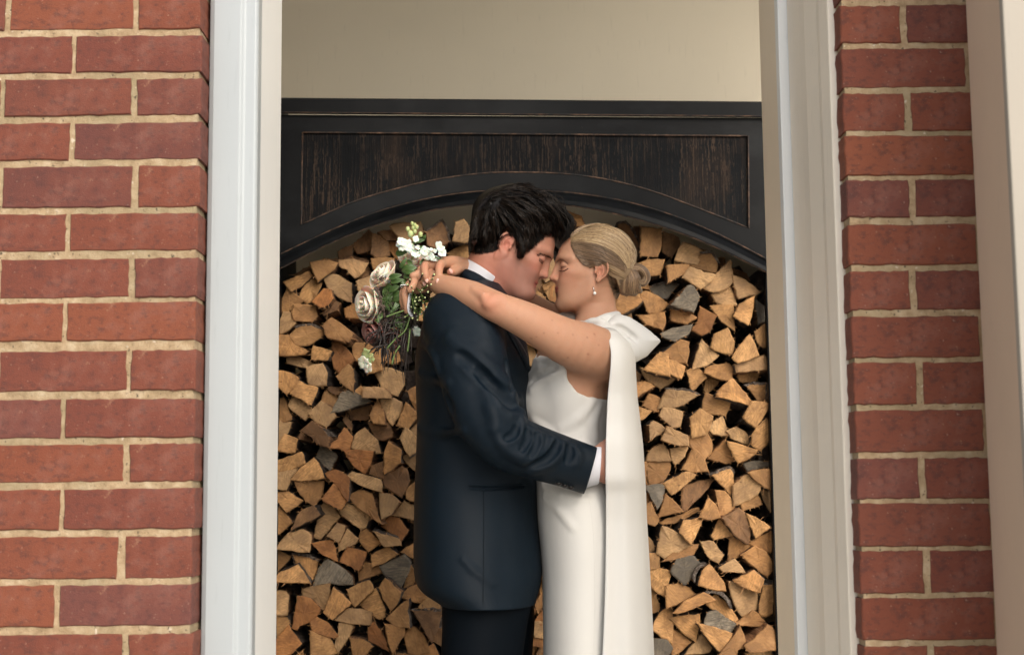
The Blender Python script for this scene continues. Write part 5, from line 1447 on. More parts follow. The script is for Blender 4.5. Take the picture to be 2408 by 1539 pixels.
# ------------------------------------------------------------------ clothes
def cloth(name, col, rough, sheen=.0, weave=900, bump=.15, hi=None, spec=.5, detail=.2):
    m = mat(name, col, rough); g = NG(m); c = g.co()
    w = g.n('TexWave', Scale=weave, Distortion=.3); g.put(w.inputs[0], g.scale(c, (1, 1, 1), (0, .7, 0)))
    n = g.noise(c, 7, 4)
    g.col(g.mix(g.math('MULTIPLY', n, detail), col, hi or tuple(v * 1.25 for v in col)))
    g.b.inputs['Sheen Weight'].default_value = sheen; g.b.inputs['Sheen Roughness'].default_value = .4; g.b.inputs['Specular IOR Level'].default_value = spec
    g.bump(g.math('ADD', w.outputs['Fac'], g.math('MULTIPLY', g.noise(c, 300, 3), 1.0)), bump, .0006); return m
M_SUIT = cloth('navy_wool', (.0032, .0072, .0122), .45, .0, 900, .35, (.0055, .0145, .0250), .15, .7)
M_TROU = cloth('navy_wool_trousers', (.0022, .0040, .0065), .6, .0, 900, .3, (.0035, .0062, .0095), .06, .4)
M_LAPEL = cloth('satin_lapel', (.010, .018, .028), .3, 0, 600, .1, (.016, .03, .045))
M_SHIRT = cloth('white_cotton', (.60, .61, .66), .7, 0, 1500, .1)
M_GOWN = cloth('ivory_crepe', (.64, .635, .605), .6, .03, 1300, .06, (.67, .665, .64), .2, .3)
M_BUTTON = mat('dark_horn', (.012, .010, .010), .25)
M_PEARL = mat('pearl', (.82, .80, .76), .15); M_SILVER = mat('silver', (.75, .75, .78), .2, Metallic=1.0)
def rowz(w, v, a, b, ry, y=MY):
    A, B = P(w, a, v, y), P(w, b, v, y); return ((A.z + B.z) / 2, (A.x + B.x) / 2, y, abs(B.x - A.x) / 2, ry)
def ridge(g, w, pts, r, k, sink=.45, mode='u', y1=None):
    q = []
    for u, v in pts:
        h = g.hit(w, u, v, y1=y1)
        if h is not None: q.append(np.array(h) + np.array([0, r * sink, 0]))
    if len(q) > 1:
        rr = [r * (.35 + .65 * math.sin(math.pi * (i + .5) / len(q))) for i in range(len(q))]; g.chain(q, rr, k, mode)
gj = Sculpt((P('d', 945, 900, MY).x, 3.09, P('d', 1200, 1445, MY).z), (P('d', 1430, 900, 3.2).x, 3.72, P('d', 1100, 600, MY).z), .0028)
gj.stack([rowz('t', 40, 350, 650, .10), rowz('t', 75, 270, 680, .15), rowz('t', 130, 190, 715, .195), rowz('t', 220, 130, 765, .222), rowz('t', 320, 92, 800, .228), rowz('t', 450, 62, 836, .220), rowz('t', 600, 45, 856, .205), rowz('t', 800, 52, 860, .190),
          rowz('t', 1000, 58, 870, .182), rowz('t', 1200, 52, 888, .178), rowz('t', 1400, 44, 905, .182), rowz('l', 400, 218, 1073, .188), rowz('l', 600, 214, 1080, .192), rowz('l', 800, 211, 1100, .198), rowz('l', 950, 213, 1113, .2), rowz('l', 1050, 235, 1100, .2), rowz('l', 1120, 300, 1080, .2), rowz('l', 1180, 430, 1060, .198)], 0, pw=2.15)
T3 = lambda u, v, y: f3('t', u, v, y)
gj.chain([T3(370, 300, 3.29), T3(405, 400, 3.262), T3(440, 560, 3.235), T3(490, 780, 3.212), T3(570, 980, 3.196), T3(700, 1130, 3.190), T3(900, 1210, 3.200), T3(1110, 1278, 3.222), T3(1320, 1352, 3.255)], [.090, .088, .083, .079, .073, .066, .060, .056, .0545], .014)
pc = np.array(T3(1283, 1345, 3.25)); a_, b_ = np.array(T3(1333, 1178, 3.25)), np.array(T3(1236, 1524, 3.25)); up = (a_ - b_) / np.linalg.norm(a_ - b_); nn = np.cross(up, [0, 1, 0]); nn = nn if nn[0] > 0 else -nn
X, Y, Z = gj.ax[0][:, None, None], gj.ax[1][None, :, None], gj.ax[2][None, None, :]
dpl = (X - pc[0]) * nn[0] + (Z - pc[2]) * nn[2]; gj.F = np.maximum(gj.F, np.where(np.abs(Z - pc[2]) + X * 0 < .16, dpl + Y * 0, -1).astype(np.float32))
# collar of the jacket behind the neck
gj.chain([f3('f', 420, 915, 3.42), f3('f', 500, 935, 3.375), f3('f', 600, 985, 3.365), f3('f', 720, 1080, 3.37), f3('f', 800, 1180, 3.38)], [.012, .014, .014, .014, .013], .012)
gj.chain([f3('f', 420, 915, 3.42), f3('f', 440, 870, 3.48), f3('f', 520, 900, 3.53), f3('f', 640, 1000, 3.54)], [.012, .012, .012, .012], .012)
for pts, r_, k_ in (([(300, 400), (420, 500), (540, 610), (690, 720)], .013, .03), ([(430, 600), (560, 715), (690, 800), (770, 850)], .012, .026), ([(600, 900), (700, 960), (790, 930)], .012, .022),
                    ([(800, 985), (785, 1060), (720, 1120), (650, 1135)], .0095, .013), ([(868, 1045), (880, 1110), (840, 1200), (800, 1270)], .0095, .013), ([(930, 1090), (925, 1150), (890, 1230)], .008, .012), ([(1095, 1150), (1060, 1215), (980, 1290), (860, 1345)], .0095, .015),
                    ([(1170, 1180), (1195, 1230), (1190, 1290)], .008, .014), ([(620, 1060), (690, 1180), (790, 1240), (900, 1290)], .010, .02), ([(1010, 1120), (990, 1190), (930, 1260)], .0085, .012), ([(560, 800), (600, 900), (620, 1010)], .012, .03)):
    ridge(gj, 't', pts, r_, k_)
for pts, r_, k_ in (([(360, 520), (480, 620), (620, 740), (735, 790)], .008, .02), ([(760, 1040), (740, 1085), (690, 1110)], .006, .01), ([(838, 1060), (850, 1110), (800, 1190)], .006, .010), ([(905, 1080), (905, 1150), (860, 1230)], .005, .010), ([(1050, 1150), (1030, 1200), (960, 1270), (860, 1310)], .006, .012), ([(1130, 1165), (1140, 1210), (1120, 1270)], .005, .012), ([(500, 640), (640, 800), (740, 880)], .007, .02), ([(190, 640), (230, 760), (300, 900)], .006, .018), ([(690, 560), (700, 640), (735, 760)], .006, .012)):
    ridge(gj, 't', pts, r_, k_, .1, 's')
for pts in ([(560, 870), (640, 950), (760, 1040)],): ridge(gj, 'l', pts, .0075, .012, .86)
ridge(gj, 'l', [(600, 362), (700, 372), (850, 366), (985, 355)], .0042, .003, .35, 's')
ridge(gj, 't', [(630, 250), (690, 330), (745, 430), (800, 540), (845, 640)], .0045, .006, .1, 's')
for pts in ([(85, 640), (190, 700), (290, 715)], [(80, 1030), (230, 1075), (400, 1050)], [(100, 420), (180, 520), (220, 640)], [(620, 1330), (760, 1380), (860, 1440)]): ridge(gj, 't', pts, .010, .014, .84)
V, Fq = gj.mesh(); jk = np_mesh('jacket', V, Fq, M_SUIT, groom)
# pocket welt, lapel, buttons
def surf_strip(g, w, top, bot, mtl, name, parent, lift=.0025, n=14, y1=None):
    A, B = path2(top, n), path2(bot, n); v = []; 
    for L in (A, B):
        for u, vv in L:
            h = g.hit(w, float(u), float(vv), push=lift, y1=y1); v.append(h if h is not None else P(w, float(u), float(vv), MY))
    for L in (A, B):
        for u, vv in L:
            h = g.hit(w, float(u), float(vv), push=-.002, y1=y1); v.append(h if h is not None else P(w, float(u), float(vv), MY + .005))
    f = [(i, i + 1, n + i + 1, n + i) for i in range(n - 1)] + [(i, 2 * n + i, 2 * n + i + 1, i + 1) for i in range(n - 1)] + [(n + i, n + i + 1, 3 * n + i + 1, 3 * n + i) for i in range(n - 1)]
    return mesh_obj(name, [tuple(q) for q in v], f, mtl, parent, True)
surf_strip(gj, 'l', [(600, 370), (790, 374), (985, 358)], [(604, 383), (790, 386), (982, 368)], M_SUIT, 'pocket', groom)
surf_strip(gj, 'l', [(598, 340), (790, 348), (985, 342)], [(602, 352), (790, 360), (985, 350)], M_SUIT, 'pocket', groom)
surf_strip(gj, 'l', [(698, 392), (699, 700), (694, 1175)], [(702, 392), (703, 700), (698, 1175)], M_TROU, 'seam', groom, .0008, 30)
surf_strip(gj, 't', [(650, 262), (720, 345), (790, 430), (840, 530), (864, 650)], [(638, 268), (690, 350), (745, 440), (800, 540), (852, 660)], M_LAPEL, 'lapel', groom, .004)
for (u, v) in ((1060, 1426), (1103, 1440), (1147, 1452)):
    h = gj.hit('t', u, v)
    if h is None: continue
    b = MB()
    for r_, y0 in ((.0063, -.0020), (.0044, -.0030)): b.tube([h + Vector((0, y0, 0)), h + Vector((0, .002, 0))], r_, 12)
    b.tube([h + Vector((.0063 * math.cos(t * .63), -.0028, .0063 * math.sin(t * .63))) for t in range(11)], .0009, 5)
    b.build('button', M_BUTTON, groom, True)
# shirt: collar band and cuff
gs = Sculpt((f3('f', 400, 800, MY)[0], 3.33, f3('f', 700, 1260, MY)[2]), (f3('f', 900, 800, MY)[0], 3.57, f3('f', 700, 780, MY)[2]), .002)
cc = np.array(f3('f', 628, 940, MY)); tp, tq = np.array(f3('f', 466, 832, MY)), np.array(f3('f', 795, 1052, MY)); e1 = (tq - tp) / np.linalg.norm(tq - tp); e2 = np.array([0, 1.0, 0]); e3 = np.cross(e1, e2); e3 = e3 if e3[2] > 0 else -e3
X, Y, Z = gs.ax[0][:, None, None] - cc[0], gs.ax[1][None, :, None] - cc[1], gs.ax[2][None, None, :] - cc[2]
qa = X * e1[0] + Z * e1[2]; qh = X * e3[0] + Z * e3[2]; ra, rb = .0575, .076
q = np.sqrt((qa / ra) ** 2 + (Y / rb) ** 2) + 1e-6
d = np.maximum(np.abs((q - 1) * .066) - .0022, np.abs(qh + .008) - .0165); gs.F = d.astype(np.float32)
V, Fq = gs.mesh(); np_mesh('shirt_collar', V, Fq, M_SHIRT, groom)
gs = Sculpt((T3(1200, 1300, 3.3)[0], 3.18, T3(1200, 1470, 3.3)[2]), (T3(1420, 1300, 3.3)[0], 3.34, T3(1300, 1120, 3.3)[2]), .002)
gs.chain([T3(1240, 1318, 3.250), T3(1400, 1290, 3.258)], [.0445, .0405], 0)
pc2 = np.array(T3(1352, 1300, 3.25)); a2, b2_ = np.array(T3(1366, 1195, 3.25)), np.array(T3(1350, 1410, 3.25)); up2 = (a2 - b2_) / np.linalg.norm(a2 - b2_); n2 = np.cross(up2, [0, 1, 0]); n2 = n2 if n2[0] > 0 else -n2
gs.plane(pc2, n2); V, Fq = gs.mesh(); np_mesh('shirt_cuff', V, Fq, M_SHIRT, groom)
# trousers
gt = Sculpt((P('d', 960, 1400, MY).x, 3.2, -.001), (P('d', 1300, 1400, MY).x, 3.7, P('l', 700, 1080, MY).z), .005)
def leg(rows, yc, ry):
    R_ = [(P('l', a, v, yc).z, (P('l', a, v, yc).x + P('l', b, v, yc).x) / 2, yc, (P('l', b, v, yc).x - P('l', a, v, yc).x) / 2, ry) for v, a, b in rows]
    x = R_[-1][1]; R_ += [(.45, x + .01, yc, .09, .085), (.06, x - .01, yc, .085, .08), (.02, x - .01, yc, .09, .08)]; gt.stack(R_, .02)
leg([(1090, 480, 980), (1150, 430, 1010), (1190, 405, 1040), (1300, 412, 1010), (1540, 402, 975)], 3.38, .095)
leg([(1090, 520, 1000), (1150, 500, 1030), (1190, 480, 1055), (1300, 520, 1060), (1540, 540, 1040)], 3.54, .10)
V, Fq = gt.mesh(); np_mesh('trousers', V, Fq, M_TROU, groom)
for yc in (3.37, 3.54):
    b = Sculpt((P('l', 500, 1500, yc).x - .15, yc - .07, 0), (P('l', 500, 1500, yc).x + .36, yc + .07, .12), .005); x = P('l', 690, 1539, yc).x
    b.chain([(x - .06, yc, .045), (x + .05, yc, .05), (x + .17, yc, .035)], [.042, .042, .036], .01); V, Fq = b.mesh(); np_mesh('shoe', V, Fq, M_BUTTON, groom)
# gown
gd_ = Sculpt((P('t', 800, 800, MY).x, 3.20, -.001), (P('l', 1900, 1000, MY).x, 3.70, P('t', 1000, 240, MY).z), .0034)
rows_g = list(torso_w[1:-1]) + [rowz('t', 1539, 906, 1520, .178)]
rows_g = [r for r in rows_g] + [rowz('l', 450, 1074, 1655, .186), rowz('l', 600, 1080, 1670, .186), rowz('l', 800, 1104, 1675, .182), rowz('l', 1000, 1119, 1670, .176), rowz('l', 1300, 1124, 1660, .172), rowz('l', 1539, 1127, 1650, .17)]
xb = rows_g[-1][1]; rows_g += [(.3, xb, MY, .105, .19), (.02, xb, MY, .13, .22)]
gd_.stack(rows_g, 0, grow=.003)
gd_.ell(f3('t', 925, 860, MY - .055), (.040, .045, .05), None, .04)
gd_.prism('t', [(1095, 560), (1112, 615), (1135, 690), (1200, 772), (1285, 806), (1400, 813), (1560, 812), (1560, 150), (800, 150), (800, 440), (960, 505), (1040, 545)], 3.0, 3.47, 's', .002)
gd_.prism('t', [(700, 420), (820, 440), (950, 460), (1700, 460), (1700, 100), (700, 100)], 3.2, 3.8, 's', .004)
for pts, r_ in (([(850, 590), (930, 560), (1010, 575)], .012), ([(868, 660), (940, 610), (1020, 590), (1080, 600)], .013), ([(880, 760), (950, 690), (1030, 640), (1090, 630)], .013), ([(850, 520), (900, 505), (960, 520)], .009)):
    ridge(gd_, 't', pts, r_, .014, .35)
for pts, r_ in (([(860, 625), (935, 585), (1015, 582)], .005), ([(872, 710), (945, 650), (1040, 612)], .005)): ridge(gd_, 't', pts, r_, .01, .1, 's')
for w_, pts in (('l', [(1130, 350), (1260, 420), (1400, 455)]), ('l', [(1140, 430), (1240, 520), (1330, 640)]), ('t', [(1290, 850), (1200, 960), (1090, 1040)]), ('t', [(1330, 900), (1300, 1000), (1310, 1100)]), ('t', [(900, 980), (1000, 1060), (1110, 1120)])): ridge(gd_, w_, pts, .010, .014, .86)
V, Fq = gd_.mesh(); np_mesh('dress', V, Fq, M_GOWN, bride)
surf_strip(gd_, 't', [(1280, 812), (1264, 900), (1238, 1010), (1217, 1110)], [(1283, 812), (1267, 900), (1241, 1010), (1220, 1110)], M_GOWN, 'seam', bride, .0009, 26)
surf_strip(gd_, 'l', [(1425, 400), (1450, 520), (1468, 700), (1474, 900), (1476, 1200), (1470, 1530)], [(1428, 400), (1453, 520), (1471, 700), (1477, 900), (1479, 1200), (1473, 1530)], M_GOWN, 'seam', bride, .0009, 40)
# bow, neck roll and knot
gb_ = Sculpt((f3('f', 1250, 1200, 3.5)[0], 3.24, T3(1500, 640, 3.4)[2]), (T3(1830, 300, 3.35)[0], 3.62, f3('f', 1700, 1225, MY)[2]), .0024)
gb_.puff('t', [(1388, 330), (1400, 290), (1450, 245), (1490, 236), (1560, 252), (1650, 305), (1720, 355), (1782, 408), (1786, 420), (1755, 455), (1685, 528), (1640, 552), (1590, 580), (1560, 590), (1520, 560), (1480, 470), (1420, 380)], 3.37, .030, .035, 0, 'u', .25)
gb_.chain([f3('f', 1455, 1350, 3.44), f3('f', 1500, 1372, 3.395), f3('f', 1600, 1350, 3.365), f3('f', 1700, 1312, 3.37), f3('f', 1780, 1290, 3.43), f3('f', 1760, 1290, 3.50), f3('f', 1640, 1300, 3.54), f3('f', 1500, 1320, 3.53), f3('f', 1440, 1340, 3.48)], [.011, .012, .013, .014, .013, .012, .012, .012, .011], .006)
gb_.chain([f3('f', 1290, 1296, 3.50), f3('f', 1350, 1283, 3.49), f3('f', 1410, 1300, 3.48), f3('f', 1445, 1345, 3.47)], [.007, .0105, .011, .010], .004)
gb_.chain([f3('f', 1500, 1365, 3.36), f3('f', 1570, 1340, 3.345), f3('f', 1640, 1338, 3.335), f3('f', 1685, 1370, 3.33), f3('f', 1690, 1410, 3.33)], [.008, .0105, .011, .010, .007], .003)
gb_.chain([f3('f', 1610, 1375, 3.335), f3('f', 1665, 1390, 3.325), f3('f', 1700, 1405, 3.325)], [.006, .008, .006], .003)
gb_.chain([T3(1390, 345, 3.34), T3(1440, 420, 3.32), T3(1500, 520, 3.31), T3(1540, 600, 3.32)], [.012, .020, .024, .020], .02)
for pts in ([(1400, 345), (1470, 395), (1530, 465), (1568, 555)], [(1410, 320), (1500, 345), (1600, 410)]): ridge(gb_, 't', pts, .009, .010, .0, 's')
for pts in ([(1405, 335), (1485, 375), (1555, 440), (1590, 520)], [(1400, 360), (1450, 420), (1490, 500), (1520, 580)]): ridge(gb_, 't', pts, .008, .014, .4)
V, Fq = gb_.mesh(); np_mesh('bow', V, Fq, M_GOWN, bride)['label'] = 'stiff white bow with one pointed end at the shoulder'
# cape: one sheet from the shoulder to the floor, folded round her back
rows_c = []
for w, v, L_, R_, yl in (('t', 335, 1380, 1470, 3.30), ('t', 370, 1396, 1510, 3.272), ('t', 420, 1414, 1560, 3.25), ('t', 500, 1430, 1590, 3.236), ('t', 600, 1427, 1592, 3.234), ('t', 800, 1407, 1606, 3.246), ('t', 1000, 1397, 1630, 3.240), ('t', 1150, 1393, 1646, 3.225), ('t', 1400, 1390, 1662, 3.225), ('l', 400, 1555, 1826, 3.245),
                         ('l', 600, 1555, 1834, 3.26), ('l', 800, 1554, 1846, 3.262), ('l', 1000, 1551, 1857, 3.262), ('l', 1200, 1545, 1868, 3.262), ('l', 1400, 1537, 1878, 3.262), ('l', 1600, 1528, 1886, 3.262)):
    a, b = P(w, L_, v, yl), P(w, R_, v, 3.42); rows_c.append((a.z, a.x, b.x, yl))
a = rows_c[-1]; rows_c += [(.25, a[1] + .005, a[2] + .02, a[3] - .01), (.004, a[1], a[2] + .05, a[3] - .02)]
zs = [r[0] for r in rows_c][::-1]; nz, ns = 120, 56; V = []
for j in range(nz):
    z = zs[0] + (zs[-1] - zs[0]) * j / (nz - 1)
    L_, R_, yl = (float(np.interp(z, zs, [r[i] for r in rows_c][::-1])) for i in (1, 2, 3))
    fall = min(1, max(0, (zs[-1] - z) / .35))
    for i in range(ns):
        s_ = i / (ns - 1)
        if s_ < .62:
            t = s_ / .62; x = L_ + (R_ - L_) * math.sin(t * math.pi / 2) ** .92; y = yl + (3.43 - yl) * (1 - math.cos(t * math.pi / 2)) ** 1.1
            y += .010 * fall * math.sin(t * 8.5 + .6) * (1 - t) * min(1, t * 5) + .006 * fall * math.sin(t * 15 + z * 1.5) * (1 - t) * min(1, t * 5)
        else:
            t = (s_ - .62) / .38; x = R_ - (R_ - L_) * .9 * (1 - math.cos(t * math.pi / 2)); y = 3.43 + .20 * math.sin(t * math.pi / 2)
        V.append((x, y, z))
Fc = [(j * ns + i, j * ns + i + 1, (j + 1) * ns + i + 1, (j + 1) * ns + i) for j in range(nz - 1) for i in range(ns - 1)]
cp_ = mesh_obj('cape', V, Fc, M_GOWN, bride, True); cp_['label'] = 'long plain white cape panel hanging down her back'
md = cp_.modifiers.new('thick', 'SOLIDIFY'); md.thickness = .003; md.offset = 1
# earring
h = gw.hit('f', 1590, 1030, push=.001); yy = (h.y if h is not None else 3.37) - .004
er = MB(); er.tube([f3('f', 1583, 1036, yy), f3('f', 1588, 1055, yy), f3('f', 1595, 1082, yy)], .0010, 6)
e_o = er.build('earring', M_SILVER, bride, True); pe = MB(); pe.ball(f3('f', 1596, 1092, yy), .0040, 0, 14, 10); pe.build('pearl', M_PEARL, bride, True)
rg = MB(); c0 = Vector(f3('b', 478, 665, 3.308)); rg.tube([c0 + Vector((.0105 * math.cos(t), .004 * math.cos(t), .0035 + .0100 * math.sin(t) * .35)) for t in [k * .63 for k in range(11)]], .0012, 5)
for k in range(5): rg.ball(c0 + Vector((-.004 + k * .0022, -.0115, .004 + .001 * (k % 2))), .0019, 0, 6, 4)
rg.build('ring', M_SILVER, bride, True)
# finger nails of the hand that lies on top
M_NAIL = mat('pink_nail', (.66, .38, .31), .12)
for (u, v, y, a) in ((742, 612, 3.270, -.08), (654, 605, 3.276, .15), (634, 630, 3.288, .2), (848, 532, 3.292, .5)):
    nb = MB(); c0 = Vector(f3('b', u, v, y)); nb.ball((0, 0, 0), 1, 0, 10, 8, (.0044, .0022, .0068)); ca, sa = math.cos(a), math.sin(a)
    h = gw.hit('b', u, v); c0 = h + Vector((0, .0004, 0)) if h is not None else c0
    nb.v = [(c0.x + q[0] * ca - q[2] * sa, c0.y + q[1], c0.z + q[0] * sa + q[2] * ca) for q in nb.v]; nb.build('nail', M_NAIL, bride, True)
# ================================================================== BOUQUET
bq = empty('bouquet', tuple(P('b', 450, 750, 3.34))); tag(bq, 'bridal bouquet of cream roses, white blossom and dark trailing leaves held behind his neck', 'bouquet')
def petal_mat(name, a, b, tr=.3):
    m = mat(name, a, .6); g = NG(m); c = g.co(); g.col(g.mix(g.noise(c, 40, 3), a, b)); g.b.inputs['Subsurface Weight'].default_value = tr; g.b.inputs['Subsurface Scale'].default_value = .004; g.bump(g.noise(c, 200, 3), .1, .0005); return m
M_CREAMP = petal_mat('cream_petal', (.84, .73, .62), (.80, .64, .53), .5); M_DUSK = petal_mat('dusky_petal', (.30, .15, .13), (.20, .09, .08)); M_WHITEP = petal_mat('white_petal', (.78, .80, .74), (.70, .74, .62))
M_LIME = petal_mat('lime_petal', (.36, .46, .16), (.52, .56, .30))
def leafmat(name, a, b, rough=.4):
    m = mat(name, a, rough); g = NG(m); c = g.co(); g.col(g.mix(g.noise(c, 60, 3), a, b)); g.bump(g.noise(c, 150, 3), .3, .001); return m
M_LEAF = leafmat('green_leaf', (.035, .075, .022), (.085, .15, .04)); M_LEAFD = leafmat('dark_leaf', (.018, .016, .014), (.035, .024, .022), .5); M_STEM = leafmat('stem_green', (.05, .10, .025), (.16, .24, .07)); M_CUT = mat('cut_stem', (.50, .56, .28), .6); M_BROWNF = leafmat('brown_umbel', (.08, .055, .045), (.14, .10, .08), .8)
B3 = lambda u, v, y: P('b', u, v, y)
def rose(c, ax, R_, m, seed, lab):
    r = random.Random(seed); ax = Vector(ax).normalized(); a1 = ax.orthogonal().normalized(); a2 = ax.cross(a1); mb = MB(); c = Vector(c)
    for lay, (n, rad, h, op) in enumerate(((3, .20, .70, .0), (3, .40, .66, .06), (4, .62, .58, .20), (5, .86, .44, .50))):
        for k in range(n):
            th = 2 * math.pi * (k + r.uniform(-.15, .15)) / n + lay * .7; w = 2 * math.pi / n * .80; V = []
            for j in range(7):
                t = j / 6
                for i in range(9):
                    s_ = i / 8 * 2 - 1; wd = math.sin(min(1, t * 1.25 + .25) * math.pi / 2) * 1.0
                    an = th + s_ * w * wd
                    rr_ = rad * (.35 + .65 * math.sin(t * math.pi / 2)) + op * .35 * t ** 3 + .05 * t * math.sin(3 * an + lay)
                    hh = -.55 + (h + .55) * t - .26 * s_ * s_ * t * t - op * .25 * t ** 4
                    V.append(c + (a1 * math.cos(an) * rr_ + a2 * math.sin(an) * rr_ + ax * hh) * R_)
            mb.add(V, [(j * 9 + i, j * 9 + i + 1, (j + 1) * 9 + i + 1, (j + 1) * 9 + i) for j in range(6) for i in range(8)])
    mb.ball(c - ax * R_ * .35, R_ * .34, 1, 10, 8); mb.ball(c + ax * R_ * .42, R_ * .17, 0, 10, 8)
    o = mb.build('rose', [m, M_LEAF], bq, True); o['label'] = lab
    md = o.modifiers.new('thick', 'SOLIDIFY'); md.thickness = .0006
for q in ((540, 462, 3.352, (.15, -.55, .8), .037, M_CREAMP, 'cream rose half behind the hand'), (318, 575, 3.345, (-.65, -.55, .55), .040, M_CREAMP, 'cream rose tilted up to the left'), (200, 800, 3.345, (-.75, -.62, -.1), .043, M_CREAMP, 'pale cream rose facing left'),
          (245, 1020, 3.36, (-.6, -.6, -.4), .036, M_DUSK, 'dusky pink rose'), (410, 1075, 3.355, (-.1, -.8, -.6), .030, M_DUSK, 'small dusky rose')):
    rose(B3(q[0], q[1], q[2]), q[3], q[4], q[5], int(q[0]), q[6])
def leaf(p0, p1, wd, m, y0, y1, name='leaf', bend=.25, tw=.5, fold=.15):
    a, b = B3(*p0, y0), B3(*p1, y1); d = b - a; L = d.length; t = d.normalized(); sd = t.cross(Vector((math.sin(tw), -math.cos(tw), 0))).normalized(); up = sd.cross(t); V = []; wd = wd / 2 / (2.052 * 5562 / 3.4)
    for j in range(9):
        f = j / 8; w = wd * math.sin(math.pi * min(1, f ** .8 * .97 + .03)) ** .8; c = a + d * f + up * L * bend * math.sin(f * math.pi) * .5
        V += [c - sd * w + up * w * fold * 2, c - sd * w * .5 + up * w * fold, c, c + sd * w * .5 + up * w * fold, c + sd * w + up * w * fold * 2]
    o = mesh_obj(name, [tuple(v) for v in V], [(j * 5 + i, j * 5 + i + 1, (j + 1) * 5 + i + 1, (j + 1) * 5 + i) for j in range(8) for i in range(4)], m, bq, True)
    md = o.modifiers.new('thick', 'SOLIDIFY'); md.thickness = .0005
for q in (((350, 660), (300, 720), 46, 3.33), ((420, 640), (340, 740), 50, 3.325), ((400, 690), (320, 800), 44, 3.325), ((450, 760), (380, 850), 44, 3.32), ((460, 800), (350, 880), 40, 3.325), ((300, 860), (250, 960), 40, 3.33), ((430, 860), (400, 950), 40, 3.325), ((500, 440), (540, 520), 40, 3.31), ((640, 440), (590, 480), 36, 3.31), ((700, 440), (780, 430), 18, 3.30), ((690, 400), (760, 440), 16, 3.30), ((540, 300), (640, 285), 44, 3.30), ((590, 400), (635, 325), 48, 3.30), ((625, 290), (648, 240), 34, 3.31), ((405, 395), (505, 378), 60, 3.31), ((440, 515), (498, 420), 36, 3.30), ((452, 530), (580, 505), 66, 3.30), ((470, 540), (575, 540), 44, 3.295),
          ((350, 590), (458, 562), 52, 3.30), ((360, 625), (480, 600), 44, 3.30), ((470, 560), (540, 580), 60, 3.305), ((345, 690), (440, 655), 50, 3.31), ((380, 720), (460, 700), 50, 3.315), ((380, 770), (470, 725), 52, 3.315), ((500, 600), (440, 660), 50, 3.31), ((330, 640), (400, 700), 44, 3.325), ((600, 330), (560, 350), 26, 3.31), ((395, 555), (330, 520), 30, 3.33)):
    leaf(q[0], q[1], q[2], M_LEAF, q[3] + .012, q[3], tw=rnd.uniform(-.6, .6))
# stock: spike with buds and white florets
mb = MB(); mb.tube([B3(535, 480, 3.33), B3(545, 330, 3.32), B3(552, 220, 3.315), B3(545, 140, 3.315)], [.0028, .0026, .002, .0012], 7, 0)
for (u, v, r_) in ((525, 235, .0085), (605, 238, .0065), (503, 195, .006), (575, 180, .0055), (537, 150, .0045), (560, 162, .0045), (545, 185, .005), (560, 215, .0055)):
    mb.ball(B3(u, v, 3.308), r_, 0, 8, 6, (.85, .85, 1.1)); mb.tube([B3(u, v, 3.31), B3(549, v + 30, 3.316)], .0011, 5, 0)
mb.build('flower_spike', [M_LIME], bq, True)['label'] = 'green budded spike of white stock'
def floret(u, v, y, R_, m, n=4, ax=(-.1, -1, .25)):
    c = B3(u, v, y); ax = Vector(ax).normalized(); a1 = ax.orthogonal().normalized(); a2 = ax.cross(a1); mb = MB(); ph = rnd.random() * 6
    for k in range(n):
        th = ph + 2 * math.pi * k / n; V = []
        for j in range(5):
            for i in range(5):
                s_ = (i - 2) / 2; t = j / 4; an = th + s_ * (math.pi / n) * 1.05; rr_ = R_ * t * (1 + .12 * math.cos(s_ * 3) + .08 * math.sin(9 * an))
                V.append(c + a1 * math.cos(an) * rr_ + a2 * math.sin(an) * rr_ + ax * (R_ * (.35 * t - .25 * t * t + .14 * math.sin(5 * s_ + k) * t)))
        mb.add(V, [(j * 5 + i, j * 5 + i + 1, (j + 1) * 5 + i + 1, (j + 1) * 5 + i) for j in range(4) for i in range(4)])
    mb.ball(c, R_ * .13, 1, 6, 4); o = mb.build('floret', [m, M_LIME], bq, True); md = o.modifiers.new('thick', 'SOLIDIFY'); md.thickness = .0004
for (u, v, R_) in ((452, 298, .0115), (500, 318, .0120), (462, 342, .0105), (432, 322, .007), (548, 372, .0165), (512, 352, .009), (585, 345, .007), (575, 402, .009), (638, 374, .0120), (672, 402, .0125), (640, 412, .0085), (695, 425, .007), (752, 322, .0085), (768, 352, .0095), (778, 388, .0105), (718, 432, .0075), (566, 276, .008), (742, 436, .006), (690, 360, .005), (720, 372, .005)):
    floret(u, v, 3.30 + rnd.uniform(-.006, .008), R_, M_WHITEP, 4, (rnd.uniform(-.5, .5), -1, rnd.uniform(-.1, .7)))
for (u, v, R_, m) in ((175, 1195, .013, M_LIME), (200, 1225, .013, M_LIME), (150, 1265, .016, M_CREAMP), (180, 1300, .014, M_CREAMP), (575, 1015, .012, M_WHITEP)):
    floret(u, v, 3.34, R_, m, 5, (-.5, -.8, -.3))
